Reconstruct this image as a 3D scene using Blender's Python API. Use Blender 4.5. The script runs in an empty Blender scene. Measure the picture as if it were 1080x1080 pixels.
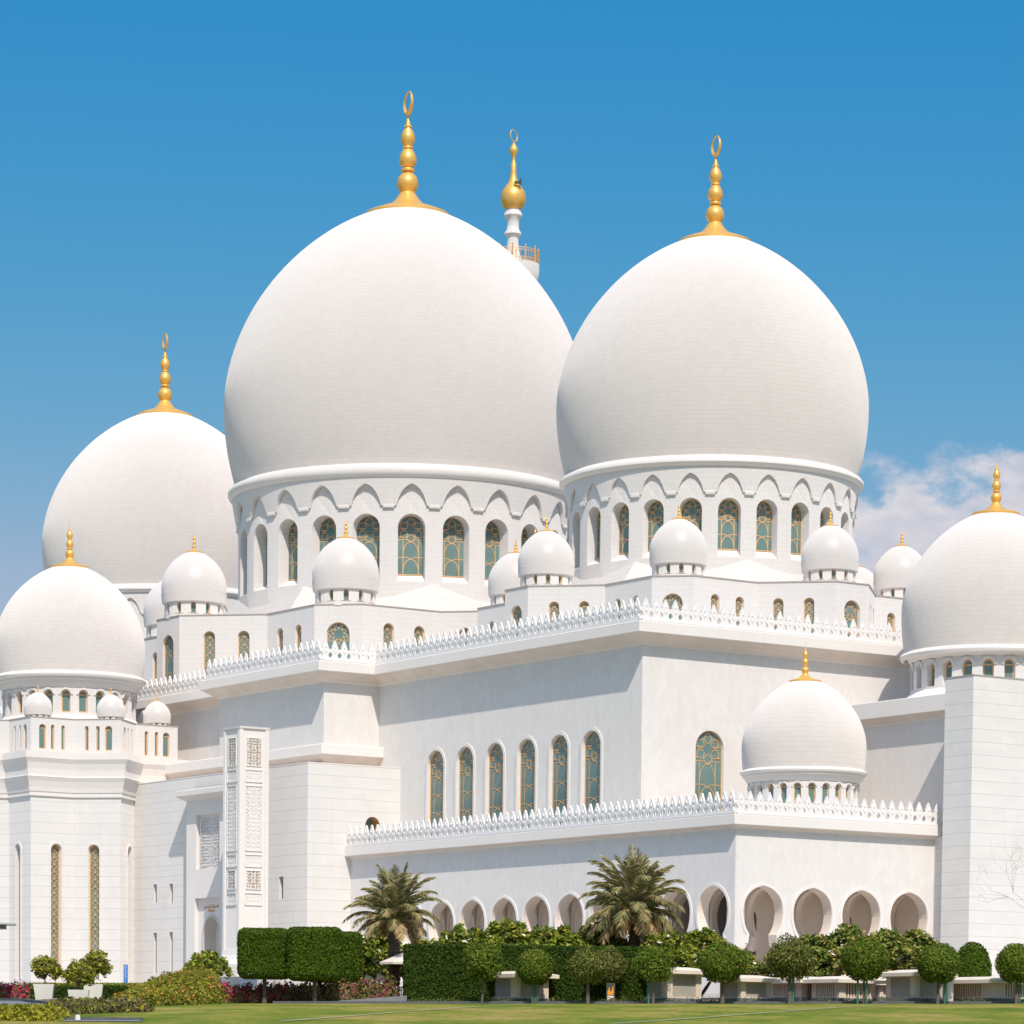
import bpy, math, random
import numpy as np
from mathutils import Matrix, Vector
from mathutils.geometry import tessellate_polygon
PI = math.pi
random.seed(7)
S = bpy.context.scene
COL = S.collection

# ------------------------------------------------------------------ camera
cam = bpy.data.objects.new('camera', bpy.data.cameras.new('camera'))
COL.objects.link(cam); S.camera = cam
_F = 3621.0
_p = math.atan(258 / _F); _r = 0.0105
fw = Vector((0, math.cos(_p), -math.sin(_p)))
up0 = Vector((0, math.sin(_p), math.cos(_p))); rt0 = Vector((1, 0, 0))
rt = rt0 * math.cos(_r) + up0 * math.sin(_r)
up = up0 * math.cos(_r) - rt0 * math.sin(_r)
cam.matrix_world = Matrix(((rt.x, up.x, -fw.x, 0), (rt.y, up.y, -fw.y, 0), (rt.z, up.z, -fw.z, 0), (0, 0, 0, 1)))
cam.data.sensor_width = 36; cam.data.sensor_fit = 'HORIZONTAL'
cam.data.lens = _F / 1080 * 36
cam.data.shift_y = (1376 - 540) / 1080
cam.data.clip_start = 1; cam.data.clip_end = 9000
S.render.resolution_x = 1024; S.render.resolution_y = 1024
S.view_settings.view_transform = 'Standard'; S.view_settings.look = 'None'
S.view_settings.gamma = 1; S.view_settings.exposure = 0.57

# ------------------------------------------------------------------ sun and sky
SUN_EL = 50.0
sd = Vector((0.211, -0.976, 0)).normalized() * math.cos(math.radians(SUN_EL)) + Vector((0, 0, math.sin(math.radians(SUN_EL))))
sun = bpy.data.objects.new('sun', bpy.data.lights.new('sun', 'SUN'))
sun.data.energy = 2.6; sun.data.angle = math.radians(0.5); sun.data.color = (1.0, 0.928, 0.838)
sun.rotation_euler = sd.to_track_quat('Z', 'Y').to_euler(); sun.location = (40, 60, 150); COL.objects.link(sun)

W = bpy.data.worlds.new("World"); S.world = W; W.use_nodes = True
nt = W.node_tree; nt.nodes.clear()
def N(t, **k):
    n = nt.nodes.new(t)
    for a, b in k.items(): setattr(n, a, b)
    return n
def L(a, b): nt.links.new(a, b)
SK = {}
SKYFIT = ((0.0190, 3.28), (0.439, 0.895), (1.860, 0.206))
sky = N('ShaderNodeTexSky', sky_type='NISHITA', sun_disc=False, sun_elevation=math.radians(SUN_EL),
        sun_rotation=math.atan2(0.211, -0.976), altitude=0, air_density=1.0, dust_density=0.4, ozone_density=2.2)
hsv = N('ShaderNodeCombineColor'); _sp = N('ShaderNodeSeparateColor'); L(sky.outputs[0], _sp.inputs[0])
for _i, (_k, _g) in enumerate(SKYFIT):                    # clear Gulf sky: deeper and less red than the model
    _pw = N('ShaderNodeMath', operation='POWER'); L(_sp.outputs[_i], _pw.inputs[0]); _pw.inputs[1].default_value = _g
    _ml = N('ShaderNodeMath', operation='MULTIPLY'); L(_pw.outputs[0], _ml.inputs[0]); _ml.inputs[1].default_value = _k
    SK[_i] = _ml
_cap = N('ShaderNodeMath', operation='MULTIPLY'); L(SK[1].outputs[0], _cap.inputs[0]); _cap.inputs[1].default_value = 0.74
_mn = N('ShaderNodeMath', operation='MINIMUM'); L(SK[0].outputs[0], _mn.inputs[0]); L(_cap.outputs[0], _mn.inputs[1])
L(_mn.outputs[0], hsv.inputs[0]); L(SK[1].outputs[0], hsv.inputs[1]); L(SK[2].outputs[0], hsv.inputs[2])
tc = N('ShaderNodeTexCoord')
sep = N('ShaderNodeSeparateXYZ'); L(tc.outputs['Generated'], sep.inputs[0])
def M(op, a, b=None, clamp=False):
    n = N('ShaderNodeMath', operation=op, use_clamp=clamp)
    for i, v in enumerate((a, b)):
        if v is None: continue
        if isinstance(v, (int, float)): n.inputs[i].default_value = v
        else: L(v, n.inputs[i])
    return n.outputs[0]
def MR(v, a, b, c=0.0, d=1.0, smooth=True):
    n = N('ShaderNodeMapRange', interpolation_type='SMOOTHSTEP' if smooth else 'LINEAR')
    L(v, n.inputs[0])
    for i, x in enumerate((a, b, c, d)): n.inputs[i + 1].default_value = x
    return n.outputs[0]
az = M('ARCTAN2', sep.outputs[0], sep.outputs[1])      # bearing, radians right of north
el = M('ARCSINE', sep.outputs[2])
cmb = N('ShaderNodeCombineXYZ'); L(az, cmb.inputs[0]); L(M('MULTIPLY', el, 1.5), cmb.inputs[1])
nz = N('ShaderNodeTexNoise'); nz.inputs['Scale'].default_value = 26; nz.inputs['Detail'].default_value = 8; nz.inputs['Roughness'].default_value = 0.58
L(cmb.outputs[0], nz.inputs['Vector'])
nz2 = N('ShaderNodeTexNoise'); nz2.inputs['Scale'].default_value = 44; nz2.inputs['Detail'].default_value = 6; nz2.inputs['Roughness'].default_value = 0.55
L(cmb.outputs[0], nz2.inputs['Vector'])
nzb = M('MULTIPLY', M('SUBTRACT', nz.outputs[0], 0.5), 0.075)
ee = M('ADD', el, nzb)                                  # ragged top edge of the cloud bank
cl = M('MULTIPLY', MR(ee, 0.160, 0.172, 1.0, 0.0), MR(M('ADD', az, M('MULTIPLY', nzb, 0.8)), 0.082, 0.1))
cl = M('MULTIPLY', cl, MR(el, 0.02, 0.1))
cl = M('MULTIPLY', cl, MR(nz2.outputs[0], 0.30, 0.5, 0.93, 1.0))
ccol = N('ShaderNodeMixRGB'); L(M('MULTIPLY', MR(ee, 0.125, 0.162), MR(nz2.outputs[0], 0.35, 0.65), True), ccol.inputs[0])
ccol.inputs[1].default_value = (2.5, 2.57, 3.02, 1); ccol.inputs[2].default_value = (3.4, 3.28, 3.42, 1)
hi = N('ShaderNodeMixRGB'); L(MR(el, 0.40, 0.75), hi.inputs[0]); L(hsv.outputs[0], hi.inputs[1]); _w = N('ShaderNodeMixRGB', blend_type='MULTIPLY'); _w.inputs[0].default_value = 1; L(sky.outputs[0], _w.inputs[1]); _w.inputs[2].default_value = (1.50, 1.30, 1.08, 1); L(_w.outputs[0], hi.inputs[2])  # unseen upper sky brightened and warmed, added as extra ambient fill
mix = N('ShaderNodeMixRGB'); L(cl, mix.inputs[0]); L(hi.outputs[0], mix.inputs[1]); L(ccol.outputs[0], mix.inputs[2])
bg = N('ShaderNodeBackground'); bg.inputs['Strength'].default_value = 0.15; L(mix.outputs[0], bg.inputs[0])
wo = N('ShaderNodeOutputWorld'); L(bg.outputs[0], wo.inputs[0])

# ------------------------------------------------------------------ materials
def mat(name, col, rough=0.6, metal=0.0, var=0.0, vscale=3.0, col2=None, bump=0.0, bscale=20.0, island=None, spec=0.5, brick=None, trans=0.0, coord='Object', matte=0.0, streak=0.0):
    m = bpy.data.materials.new(name); m.use_nodes = True
    t = m.node_tree; b = t.nodes['Principled BSDF']
    b.inputs['Roughness'].default_value = rough; b.inputs['Metallic'].default_value = metal
    b.inputs['Specular IOR Level'].default_value = spec
    b.inputs['Base Color'].default_value = (*col, 1)
    if matte: b.inputs['Diffuse Roughness'].default_value = matte
    tcn = t.nodes.new('ShaderNodeTexCoord'); cur = None
    if island:                                           # colour differs from leaf to leaf
        g = t.nodes.new('ShaderNodeNewGeometry'); r = t.nodes.new('ShaderNodeValToRGB')
        e = r.color_ramp.elements
        while len(e) < len(island): e.new(0.5)
        for i, (pos, c) in enumerate(island): e[i].position = pos; e[i].color = (*c, 1)
        t.links.new(g.outputs['Random Per Island'], r.inputs[0]); cur = r.outputs[0]
    if brick:
        w, h, mortar, mc, c2 = brick
        br = t.nodes.new('ShaderNodeTexBrick'); br.inputs['Scale'].default_value = 1
        br.inputs['Brick Width'].default_value = w; br.inputs['Row Height'].default_value = h
        br.inputs['Mortar Size'].default_value = mortar; br.inputs['Mortar Smooth'].default_value = 0.3
        br.inputs['Color1'].default_value = (*col, 1); br.inputs['Color2'].default_value = (*c2, 1); br.inputs['Mortar'].default_value = (*mc, 1)
        br.inputs['Bias'].default_value = -0.2
        t.links.new(tcn.outputs['UV'], br.inputs['Vector']); cur = br.outputs['Color']
    if var:
        n = t.nodes.new('ShaderNodeTexNoise'); n.inputs['Scale'].default_value = vscale; n.inputs['Detail'].default_value = 6
        t.links.new(tcn.outputs[coord], n.inputs['Vector'])
        mp = t.nodes.new('ShaderNodeMapRange'); mp.inputs[1].default_value = 0.3; mp.inputs[2].default_value = 0.7
        mp.inputs[3].default_value = 0; mp.inputs[4].default_value = var
        t.links.new(n.outputs[0], mp.inputs[0])
        mx = t.nodes.new('ShaderNodeMixRGB'); t.links.new(mp.outputs[0], mx.inputs[0])
        mx.inputs[1].default_value = (*col, 1)
        if cur: t.links.new(cur, mx.inputs[1])
        mx.inputs[2].default_value = (*(col2 or tuple(c * .6 for c in col)), 1); cur = mx.outputs[0]
    if streak:                                           # dust washed down the stone by rain
        mp2 = t.nodes.new('ShaderNodeMapping'); mp2.inputs['Scale'].default_value = (1.3, 1.3, 0.09)
        t.links.new(tcn.outputs['Object'], mp2.inputs[0])
        n = t.nodes.new('ShaderNodeTexNoise'); n.inputs['Scale'].default_value = 1.6; n.inputs['Detail'].default_value = 7; n.inputs['Roughness'].default_value = .65
        t.links.new(mp2.outputs[0], n.inputs['Vector'])
        q = t.nodes.new('ShaderNodeMapRange'); q.inputs[1].default_value = .48; q.inputs[2].default_value = .75; q.inputs[3].default_value = 0; q.inputs[4].default_value = streak
        t.links.new(n.outputs[0], q.inputs[0])
        mx = t.nodes.new('ShaderNodeMixRGB'); t.links.new(q.outputs[0], mx.inputs[0])
        mx.inputs[1].default_value = (*col, 1); t.links.new(cur, mx.inputs[1]) if cur else None
        mx.inputs[2].default_value = (.56, .50, .44, 1); cur = mx.outputs[0]
    if cur: t.links.new(cur, b.inputs['Base Color'])
    if bump:
        n = t.nodes.new('ShaderNodeTexNoise'); n.inputs['Scale'].default_value = bscale; n.inputs['Detail'].default_value = 5
        t.links.new(tcn.outputs[coord], n.inputs['Vector'])
        bp = t.nodes.new('ShaderNodeBump'); bp.inputs['Strength'].default_value = bump; bp.inputs['Distance'].default_value = 0.05
        t.links.new(n.outputs[0], bp.inputs['Height']); t.links.new(bp.outputs[0], b.inputs['Normal'])
    if trans:
        b.inputs['Subsurface Weight'].default_value = 0
        tr = t.nodes.new('ShaderNodeBsdfTranslucent'); ad = t.nodes.new('ShaderNodeMixShader'); ad.inputs[0].default_value = trans
        if cur: t.links.new(cur, tr.inputs[0])
        else: tr.inputs[0].default_value = (*col, 1)
        t.links.new(b.outputs[0], ad.inputs[1]); t.links.new(tr.outputs[0], ad.inputs[2])
        t.links.new(ad.outputs[0], t.nodes['Material Output'].inputs[0])
    return m
MW = (0.84, 0.795, 0.755); MW2 = (0.74, 0.715, 0.70); JT = (0.56, 0.545, 0.54)
m_plain = mat('white_marble', MW, 0.45, var=0.5, vscale=0.35, col2=(0.79, 0.745, 0.71), matte=.8, spec=.25, streak=.10)
m_tile = mat('dome_mosaic', (0.79, 0.735, 0.695), 0.8, brick=(60.0, 0.34, 0.017, (0.715, 0.665, 0.628), (0.782, 0.727, 0.687)), var=0.45, vscale=0.12, col2=(0.74, 0.685, 0.65), matte=1.0, spec=.08, streak=.06)
m_sdome = mat('small_dome_marble', (0.76, 0.715, 0.68), 0.42, var=0.3, vscale=0.6, col2=(0.71, 0.665, 0.635), matte=1.0, spec=.35)
m_drum = mat('drum_marble', (0.80, 0.76, 0.725), 0.6, matte=.8, spec=.2, streak=.08, brick=(0.8, 0.4, 0.018, (0.71, 0.67, 0.64), (0.775, 0.735, 0.70)), var=0.3, vscale=0.4, col2=(0.75, 0.73, 0.71))
m_course = mat('coursed_marble', (0.82, 0.79, 0.76), 0.5, matte=.8, spec=.25, streak=.09, brick=(60.0, 0.86, 0.024, (0.63, 0.61, 0.59), (0.81, 0.78, 0.75)), var=0.35, vscale=0.5, col2=(0.74, 0.73, 0.715))
m_lime = mat('cream_marble', (0.68, 0.64, 0.60), 0.6, brick=(0.9, 0.55, 0.025, (0.57, 0.53, 0.49), (0.645, 0.595, 0.55)), var=0.4, vscale=0.6, col2=(0.62, 0.57, 0.525))
m_soff = mat('bounce_tinted_soffit', (0.76, 0.66, 0.575), 0.6, brick=(1.0, 0.5, 0.02, (0.68, 0.58, 0.50), (0.73, 0.63, 0.55)), var=0.3, vscale=0.6)  # soffit stone with warm light bounced from below mixed into its colour
# smooth wall cladding laid in a diamond grid
m_dia = mat('diamond_marble', (0.82, 0.785, 0.755), 0.45, var=0.4, vscale=0.5, col2=(0.77, 0.735, 0.71), matte=.8, spec=.25, streak=.10)
def diamond(m):
    t = m.node_tree; b = t.nodes['Principled BSDF']; cur = b.inputs['Base Color'].links[0].from_socket
    tcn = t.nodes.new('ShaderNodeTexCoord'); mp = t.nodes.new('ShaderNodeMapping')
    mp.inputs['Rotation'].default_value = (0, 0, math.radians(45)); mp.inputs['Scale'].default_value = (1.0, 0.62, 1)
    t.links.new(tcn.outputs['UV'], mp.inputs[0])
    br = t.nodes.new('ShaderNodeTexBrick'); br.offset = 0; br.inputs['Scale'].default_value = 1
    br.inputs['Brick Width'].default_value = 0.95; br.inputs['Row Height'].default_value = 0.95
    br.inputs['Mortar Size'].default_value = 0.02
    br.inputs['Color1'].default_value = (1, 1, 1, 1); br.inputs['Color2'].default_value = (0.955, 0.95, 0.942, 1); br.inputs['Mortar'].default_value = (0.915, 0.91, 0.905, 1)
    rot = t.nodes.new('ShaderNodeVectorRotate'); rot.inputs['Angle'].default_value = math.radians(45)
    sc = t.nodes.new('ShaderNodeMapping'); sc.inputs['Scale'].default_value = (2.1, 1.25, 1)
    t.links.new(tcn.outputs['UV'], sc.inputs[0]); t.links.new(sc.outputs[0], rot.inputs['Vector']); rot.rotation_type = 'Z_AXIS'
    t.links.new(rot.outputs[0], br.inputs['Vector'])
    mx = t.nodes.new('ShaderNodeMixRGB'); mx.blend_type = 'MULTIPLY'; mx.inputs[0].default_value = 1
    t.links.new(cur, mx.inputs[1]); t.links.new(br.outputs[0], mx.inputs[2]); t.links.new(mx.outputs[0], b.inputs['Base Color'])
diamond(m_dia)
def slabs(m, w, h):
    t = m.node_tree; b = t.nodes['Principled BSDF']; cur = b.inputs['Base Color'].links[0].from_socket
    tcn = t.nodes.new('ShaderNodeTexCoord'); br = t.nodes.new('ShaderNodeTexBrick'); br.inputs['Scale'].default_value = 1
    br.inputs['Brick Width'].default_value = w; br.inputs['Row Height'].default_value = h; br.inputs['Mortar Size'].default_value = 0.012
    br.inputs['Color1'].default_value = (1, 1, 1, 1); br.inputs['Color2'].default_value = (0.965, 0.962, 0.958, 1); br.inputs['Mortar'].default_value = (0.93, 0.93, 0.93, 1)
    t.links.new(tcn.outputs['UV'], br.inputs['Vector']); mx = t.nodes.new('ShaderNodeMixRGB'); mx.blend_type = 'MULTIPLY'; mx.inputs[0].default_value = 1
    t.links.new(cur, mx.inputs[1]); t.links.new(br.outputs[0], mx.inputs[2]); t.links.new(mx.outputs[0], b.inputs['Base Color'])
slabs(m_course, 1.15, 0.43); slabs(m_tile, 0.42, 0.34)
m_inner = mat('arcade_stone', (0.84, 0.73, 0.635), 0.7, var=0.5, vscale=0.6, col2=(0.76, 0.65, 0.56))
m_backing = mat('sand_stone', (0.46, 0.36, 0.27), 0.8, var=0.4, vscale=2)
m_carve = mat('carved_marble', (0.82, 0.79, 0.76), 0.5, var=0.4, vscale=6, col2=(0.74, 0.70, 0.665))
m_cop = mat('brown_flashing', (0.42, 0.36, 0.32), 0.6)
m_gold = mat('gilded_finial', (0.93, 0.53, 0.13), 0.36, metal=0.40, var=0.3, vscale=2, col2=(0.80, 0.42, 0.10))
m_lat = mat('gilded_lattice', (0.76, 0.45, 0.20), 0.45, metal=0.25)
m_glass = mat('green_glass', (0.095, 0.165, 0.155), 0.12, spec=0.5, var=0.9, vscale=0.35, col2=(0.23, 0.34, 0.31))
m_slot = mat('bronze_slot', (0.16, 0.11, 0.08), 0.5)
m_dark = mat('dark_metal', (0.06, 0.055, 0.05), 0.5)
m_roof = mat('pale_roof', (0.62, 0.59, 0.55), 0.8, var=0.4, vscale=0.5)

# ------------------------------------------------------------------ mesh building
class MB:
    def __init__(s): s.v = []; s.f = []; s.m = []; s.uv = []
    def vert(s, *ps):
        i = len(s.v); s.v.extend([tuple(p) for p in ps]); return list(range(i, i + len(ps)))
    def face(s, ps, m=0, uv=None):
        s.f.append(s.vert(*ps)); s.m.append(m); s.uv.append(uv)
    def box(s, x0, x1, y0, y1, z0, z1, m=0):
        p = [(x, y, z) for z in (z0, z1) for y in (y0, y1) for x in (x0, x1)]
        for q in ((0, 2, 3, 1), (4, 5, 7, 6), (0, 1, 5, 4), (2, 6, 7, 3), (0, 4, 6, 2), (1, 3, 7, 5)):
            s.face([p[i] for i in q], m)
    def obox(s, c, ax, ay, hx, hy, z0, z1, m=0, top=1.0):
        ax = Vector((*ax, 0)).normalized(); ay = Vector((-ax.y, ax.x, 0))
        def P(i, j, z, k=1.0): return Vector((c[0], c[1], z)) + ax * hx * i * k + ay * hy * j * k
        b = [P(-1, -1, z0), P(1, -1, z0), P(1, 1, z0), P(-1, 1, z0)]
        t = [P(-1, -1, z1, top), P(1, -1, z1, top), P(1, 1, z1, top), P(-1, 1, z1, top)]
        s.face(b[::-1], m); s.face(t, m)
        for i in range(4): j = (i + 1) % 4; s.face([b[i], b[j], t[j], t[i]], m)
    def lathe(s, prof, n, cx=0, cy=0, m=0, uvr=None, a0=0.0, closed=True):
        base = len(s.v); k = len(prof)
        for i in range(n + 1):
            a = a0 + 2 * PI * i / n
            for r, z in prof: s.v.append((cx + r * math.cos(a), cy + r * math.sin(a), z))
        arc = [0.0]
        for i in range(1, k): arc.append(arc[-1] + math.hypot(prof[i][0] - prof[i - 1][0], prof[i][1] - prof[i - 1][1]))
        R = uvr or max(r for r, z in prof)
        for i in range(n):
            for j in range(k - 1):
                a = base + i * k + j; b = a + k
                s.f.append([a, b, b + 1, a + 1]); s.m.append(m)
                u0 = R * 2 * PI * i / n; u1 = R * 2 * PI * (i + 1) / n
                s.uv.append([(u0, arc[j]), (u1, arc[j]), (u1, arc[j + 1]), (u0, arc[j + 1])])
    def tube(s, pts, rad, n=5, m=0):
        pts = [Vector(p) for p in pts]; rings = []
        rr = rad if isinstance(rad, (list, tuple)) else [rad] * len(pts)
        for i, p in enumerate(pts):
            d = (pts[min(i + 1, len(pts) - 1)] - pts[max(i - 1, 0)]).normalized()
            a = d.orthogonal().normalized() if i == 0 else (a - d * a.dot(d)).normalized()
            b = d.cross(a)
            rings.append(s.vert(*[p + (a * math.cos(2 * PI * k / n) + b * math.sin(2 * PI * k / n)) * rr[i] for k in range(n)]))
        for i in range(len(rings) - 1):
            for k in range(n):
                s.f.append([rings[i][k], rings[i][(k + 1) % n], rings[i + 1][(k + 1) % n], rings[i + 1][k]]); s.m.append(m); s.uv.append(None)
        s.f.append(rings[0][::-1]); s.m.append(m); s.uv.append(None); s.f.append(rings[-1]); s.m.append(m); s.uv.append(None)
    def build(s, name, mats, parent=None, loc=None, rz=0.0, smooth=False, weld=False):
        me = bpy.data.meshes.new(name)
        me.from_pydata([tuple(v) for v in s.v], [], s.f)
        for mm in (mats if isinstance(mats, (list, tuple)) else [mats]): me.materials.append(mm)
        me.polygons.foreach_set('material_index', s.m)
        uvl = me.uv_layers.new(name='UVMap').data
        li = 0
        for f, u in zip(s.f, s.uv):
            if u is None:
                P = [Vector(s.v[i]) for i in f]
                n = Vector((0, 0, 0))
                for i in range(len(P)): n += (P[i] - P[0]).cross(P[(i + 1) % len(P)] - P[0])
                if n.length > 0: n.normalize()
                if abs(n.z) > 0.75: u = [(p.x, p.y) for p in P]
                else:
                    t = Vector((-n.y, n.x, 0)).normalized(); u = [(p.dot(t), p.z) for p in P]
            for q in u: uvl[li].uv = q; li += 1
        me.update()
        if smooth: me.polygons.foreach_set('use_smooth', [True] * len(me.polygons))
        if weld:
            import bmesh
            bm = bmesh.new(); bm.from_mesh(me); bmesh.ops.remove_doubles(bm, verts=bm.verts, dist=1e-4); bm.to_mesh(me); bm.free()
        if smooth: me.set_sharp_from_angle(angle=math.radians(38))
        o = bpy.data.objects.new(name, me); COL.objects.link(o)
        if loc is not None: o.location = loc
        o.rotation_euler = (0, 0, rz)
        if parent: o.parent = parent
        return o
def tag(o, label=None, cat=None, group=None, kind=None):
    for k, v in (('label', label), ('category', cat), ('group', group), ('kind', kind)):
        if v: o[k] = v
    return o
def empty(name, loc=(0, 0, 0), rz=0.0, parent=None):
    o = bpy.data.objects.new(name, None); COL.objects.link(o); o.location = loc; o.rotation_euler = (0, 0, rz)
    o.empty_display_size = 0.5
    if parent: o.parent = parent
    return o
def link_copy(o, parent, loc, rz):
    c = o.copy(); COL.objects.link(c); c.parent = parent; c.location = loc; c.rotation_euler = (0, 0, rz); return c

# ---- shapes of openings, in wall coordinates (s along the wall, z up)
def round_arch(c, zb, w, zt, n=12):
    h = w / 2; zs = zt - h
    return [(c - h, zb), (c + h, zb)] + [(c + h * math.cos(PI * i / n), zs + h * math.sin(PI * i / n)) for i in range(n + 1)]
def tess(loops):
    pts = [p for l in loops for p in l]
    tris = tessellate_polygon([[Vector((x, y, 0)) for x, y in l] for l in loops])
    out = []
    for t in tris:
        a, b, c = [pts[i] for i in t]
        ar = (b[0] - a[0]) * (c[1] - a[1]) - (c[0] - a[0]) * (b[1] - a[1])
        if abs(ar) < 1e-9: continue
        out.append([a, b, c] if ar > 0 else [a, c, b])
    return out
def wall(mb, P0, P1, z0, z1, holes=(), depth=0.6, m=0, mr=None, back=False, outline=None, trim=0.0):
    """upright wall from P0 to P1 seen from its right-hand side, with recessed openings"""
    P0 = Vector((*P0, 0)); P1 = Vector((*P1, 0)); d = (P1 - P0); Ln = d.length; d.normalize(); n = Vector((d.y, -d.x, 0))
    def T(s, z, o=0.0): return P0 + d * s + n * o + Vector((0, 0, z))
    mr = m if mr is None else mr
    outer = outline or [(0, z0), (Ln, z0), (Ln, z1), (0, z1)]
    if outer == [(0, z0), (Ln, z0), (Ln, z1), (0, z1)] and not holes:
        mb.face([T(*q) for q in outer], m, outer)
    else:
        for t in tess([outer] + list(holes)):
            mb.face([T(*q) for q in t], m, t)
            if back: mb.face([T(q[0], q[1], -depth) for q in t[::-1]], m, t[::-1])
    for h in holes:
        arc = 0
        for i in range(len(h)):
            a, b = h[i], h[(i + 1) % len(h)]; l = math.hypot(b[0] - a[0], b[1] - a[1])
            mb.face([T(*a), T(*a, -depth), T(*b, -depth), T(*b)], mr, [(arc, 0), (arc, depth), (arc + l, depth), (arc + l, 0)]); arc += l
        if trim:                                          # raised moulding round the opening
            c = (sum(p[0] for p in h) / len(h), sum(p[1] for p in h) / len(h))
            k = 1 if h[0][1] < h[3][1] else 0
            pts = h[1:] + [h[0]]
            o1 = offset_open(pts, -0.03); o2 = offset_open(pts, -0.03 - trim)
            for i in range(len(pts) - 1):
                mb.face([T(*o1[i], .07), T(*o2[i], .07), T(*o2[i + 1], .07), T(*o1[i + 1], .07)], mr)
                mb.face([T(*o2[i], .07), T(*o2[i], 0), T(*o2[i + 1], 0), T(*o2[i + 1], .07)], mr)
                mb.face([T(*o1[i], 0), T(*o1[i], .07), T(*o1[i + 1], .07), T(*o1[i + 1], 0)], mr)
def offset_open(pts, d):
    out = []
    for i, p in enumerate(pts):
        a = Vector(pts[max(i - 1, 0)]); b = Vector(pts[min(i + 1, len(pts) - 1)])
        t = (b - a); t = t.normalized() if t.length > 1e-6 else Vector((0, 1)); out.append((p[0] - t.y * d, p[1] + t.x * d))
    return out
def sweep(mb, line, prof, m=0, closed=False, soff=None):
    """profile (outward offset, z) carried along a plan line, outward = right-hand side"""
    k = len(line); L2 = [Vector(p) for p in line]; offs = []
    for i in range(k):
        if closed or 0 < i < k - 1:
            a = (L2[i] - L2[i - 1]).normalized(); b = (L2[(i + 1) % k] - L2[i]).normalized()
        elif i == 0: a = b = (L2[1] - L2[0]).normalized()
        else: a = b = (L2[i] - L2[i - 1]).normalized()
        na = Vector((a.y, -a.x)); nb = Vector((b.y, -b.x)); bis = (na + nb)
        bis = bis / max(0.2, bis.dot(na)); offs.append(bis)
    rng = range(k) if closed else range(k - 1)
    for i in rng:
        j = (i + 1) % k
        for q in range(len(prof) - 1):
            (o1, z1), (o2, z2) = prof[q], prof[q + 1]
            A = L2[i] + offs[i] * o1; B = L2[j] + offs[j] * o1; C = L2[j] + offs[j] * o2; D = L2[i] + offs[i] * o2
            sf = soff is not None and abs(o2 - o1) > .3 and o2 > o1 and z2 > z1
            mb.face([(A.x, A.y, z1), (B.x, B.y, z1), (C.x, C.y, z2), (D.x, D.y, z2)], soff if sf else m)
def offset_line(line, o):
    L2 = [Vector(p) for p in line]; out = []
    for i in range(len(L2)):
        a = (L2[i] - L2[i - 1]).normalized() if i else (L2[1] - L2[0]).normalized()
        b = (L2[i + 1] - L2[i]).normalized() if i < len(L2) - 1 else a
        na = Vector((a.y, -a.x)); nb = Vector((b.y, -b.x)); bis = na + nb; bis = bis / max(0.2, bis.dot(na))
        out.append(tuple(L2[i] + bis * o))
    return out

# ---- ribbons: flat bars used for window lattices and carved scrolls
def ribbon(mb, pts, w, y0, y1, m=0):
    """bar along pts (x,z) between depth y0 (back) and y1 (front, smaller y)"""
    l = offset_open(pts, w / 2); r = offset_open(pts, -w / 2)
    for i in range(len(pts) - 1):
        a, b, c, d = l[i], l[i + 1], r[i + 1], r[i]
        mb.face([(d[0], y1, d[1]), (c[0], y1, c[1]), (b[0], y1, b[1]), (a[0], y1, a[1])], m)
        mb.face([(a[0], y1, a[1]), (b[0], y1, b[1]), (b[0], y0, b[1]), (a[0], y0, a[1])], m)
        mb.face([(d[0], y0, d[1]), (c[0], y0, c[1]), (c[0], y1, c[1]), (d[0], y1, d[1])], m)
def arc(cx, cz, r, a0, a1, n=8, sx=1.0):
    return [(cx + sx * r * math.cos(a0 + (a1 - a0) * i / n), cz + r * math.sin(a0 + (a1 - a0) * i / n)) for i in range(n + 1)]
def bez(p, q, r, n=7):
    return [((1 - t) ** 2 * p[0] + 2 * t * (1 - t) * q[0] + t * t * r[0], (1 - t) ** 2 * p[1] + 2 * t * (1 - t) * q[1] + t * t * r[1]) for t in [i / n for i in range(n + 1)]]
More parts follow.
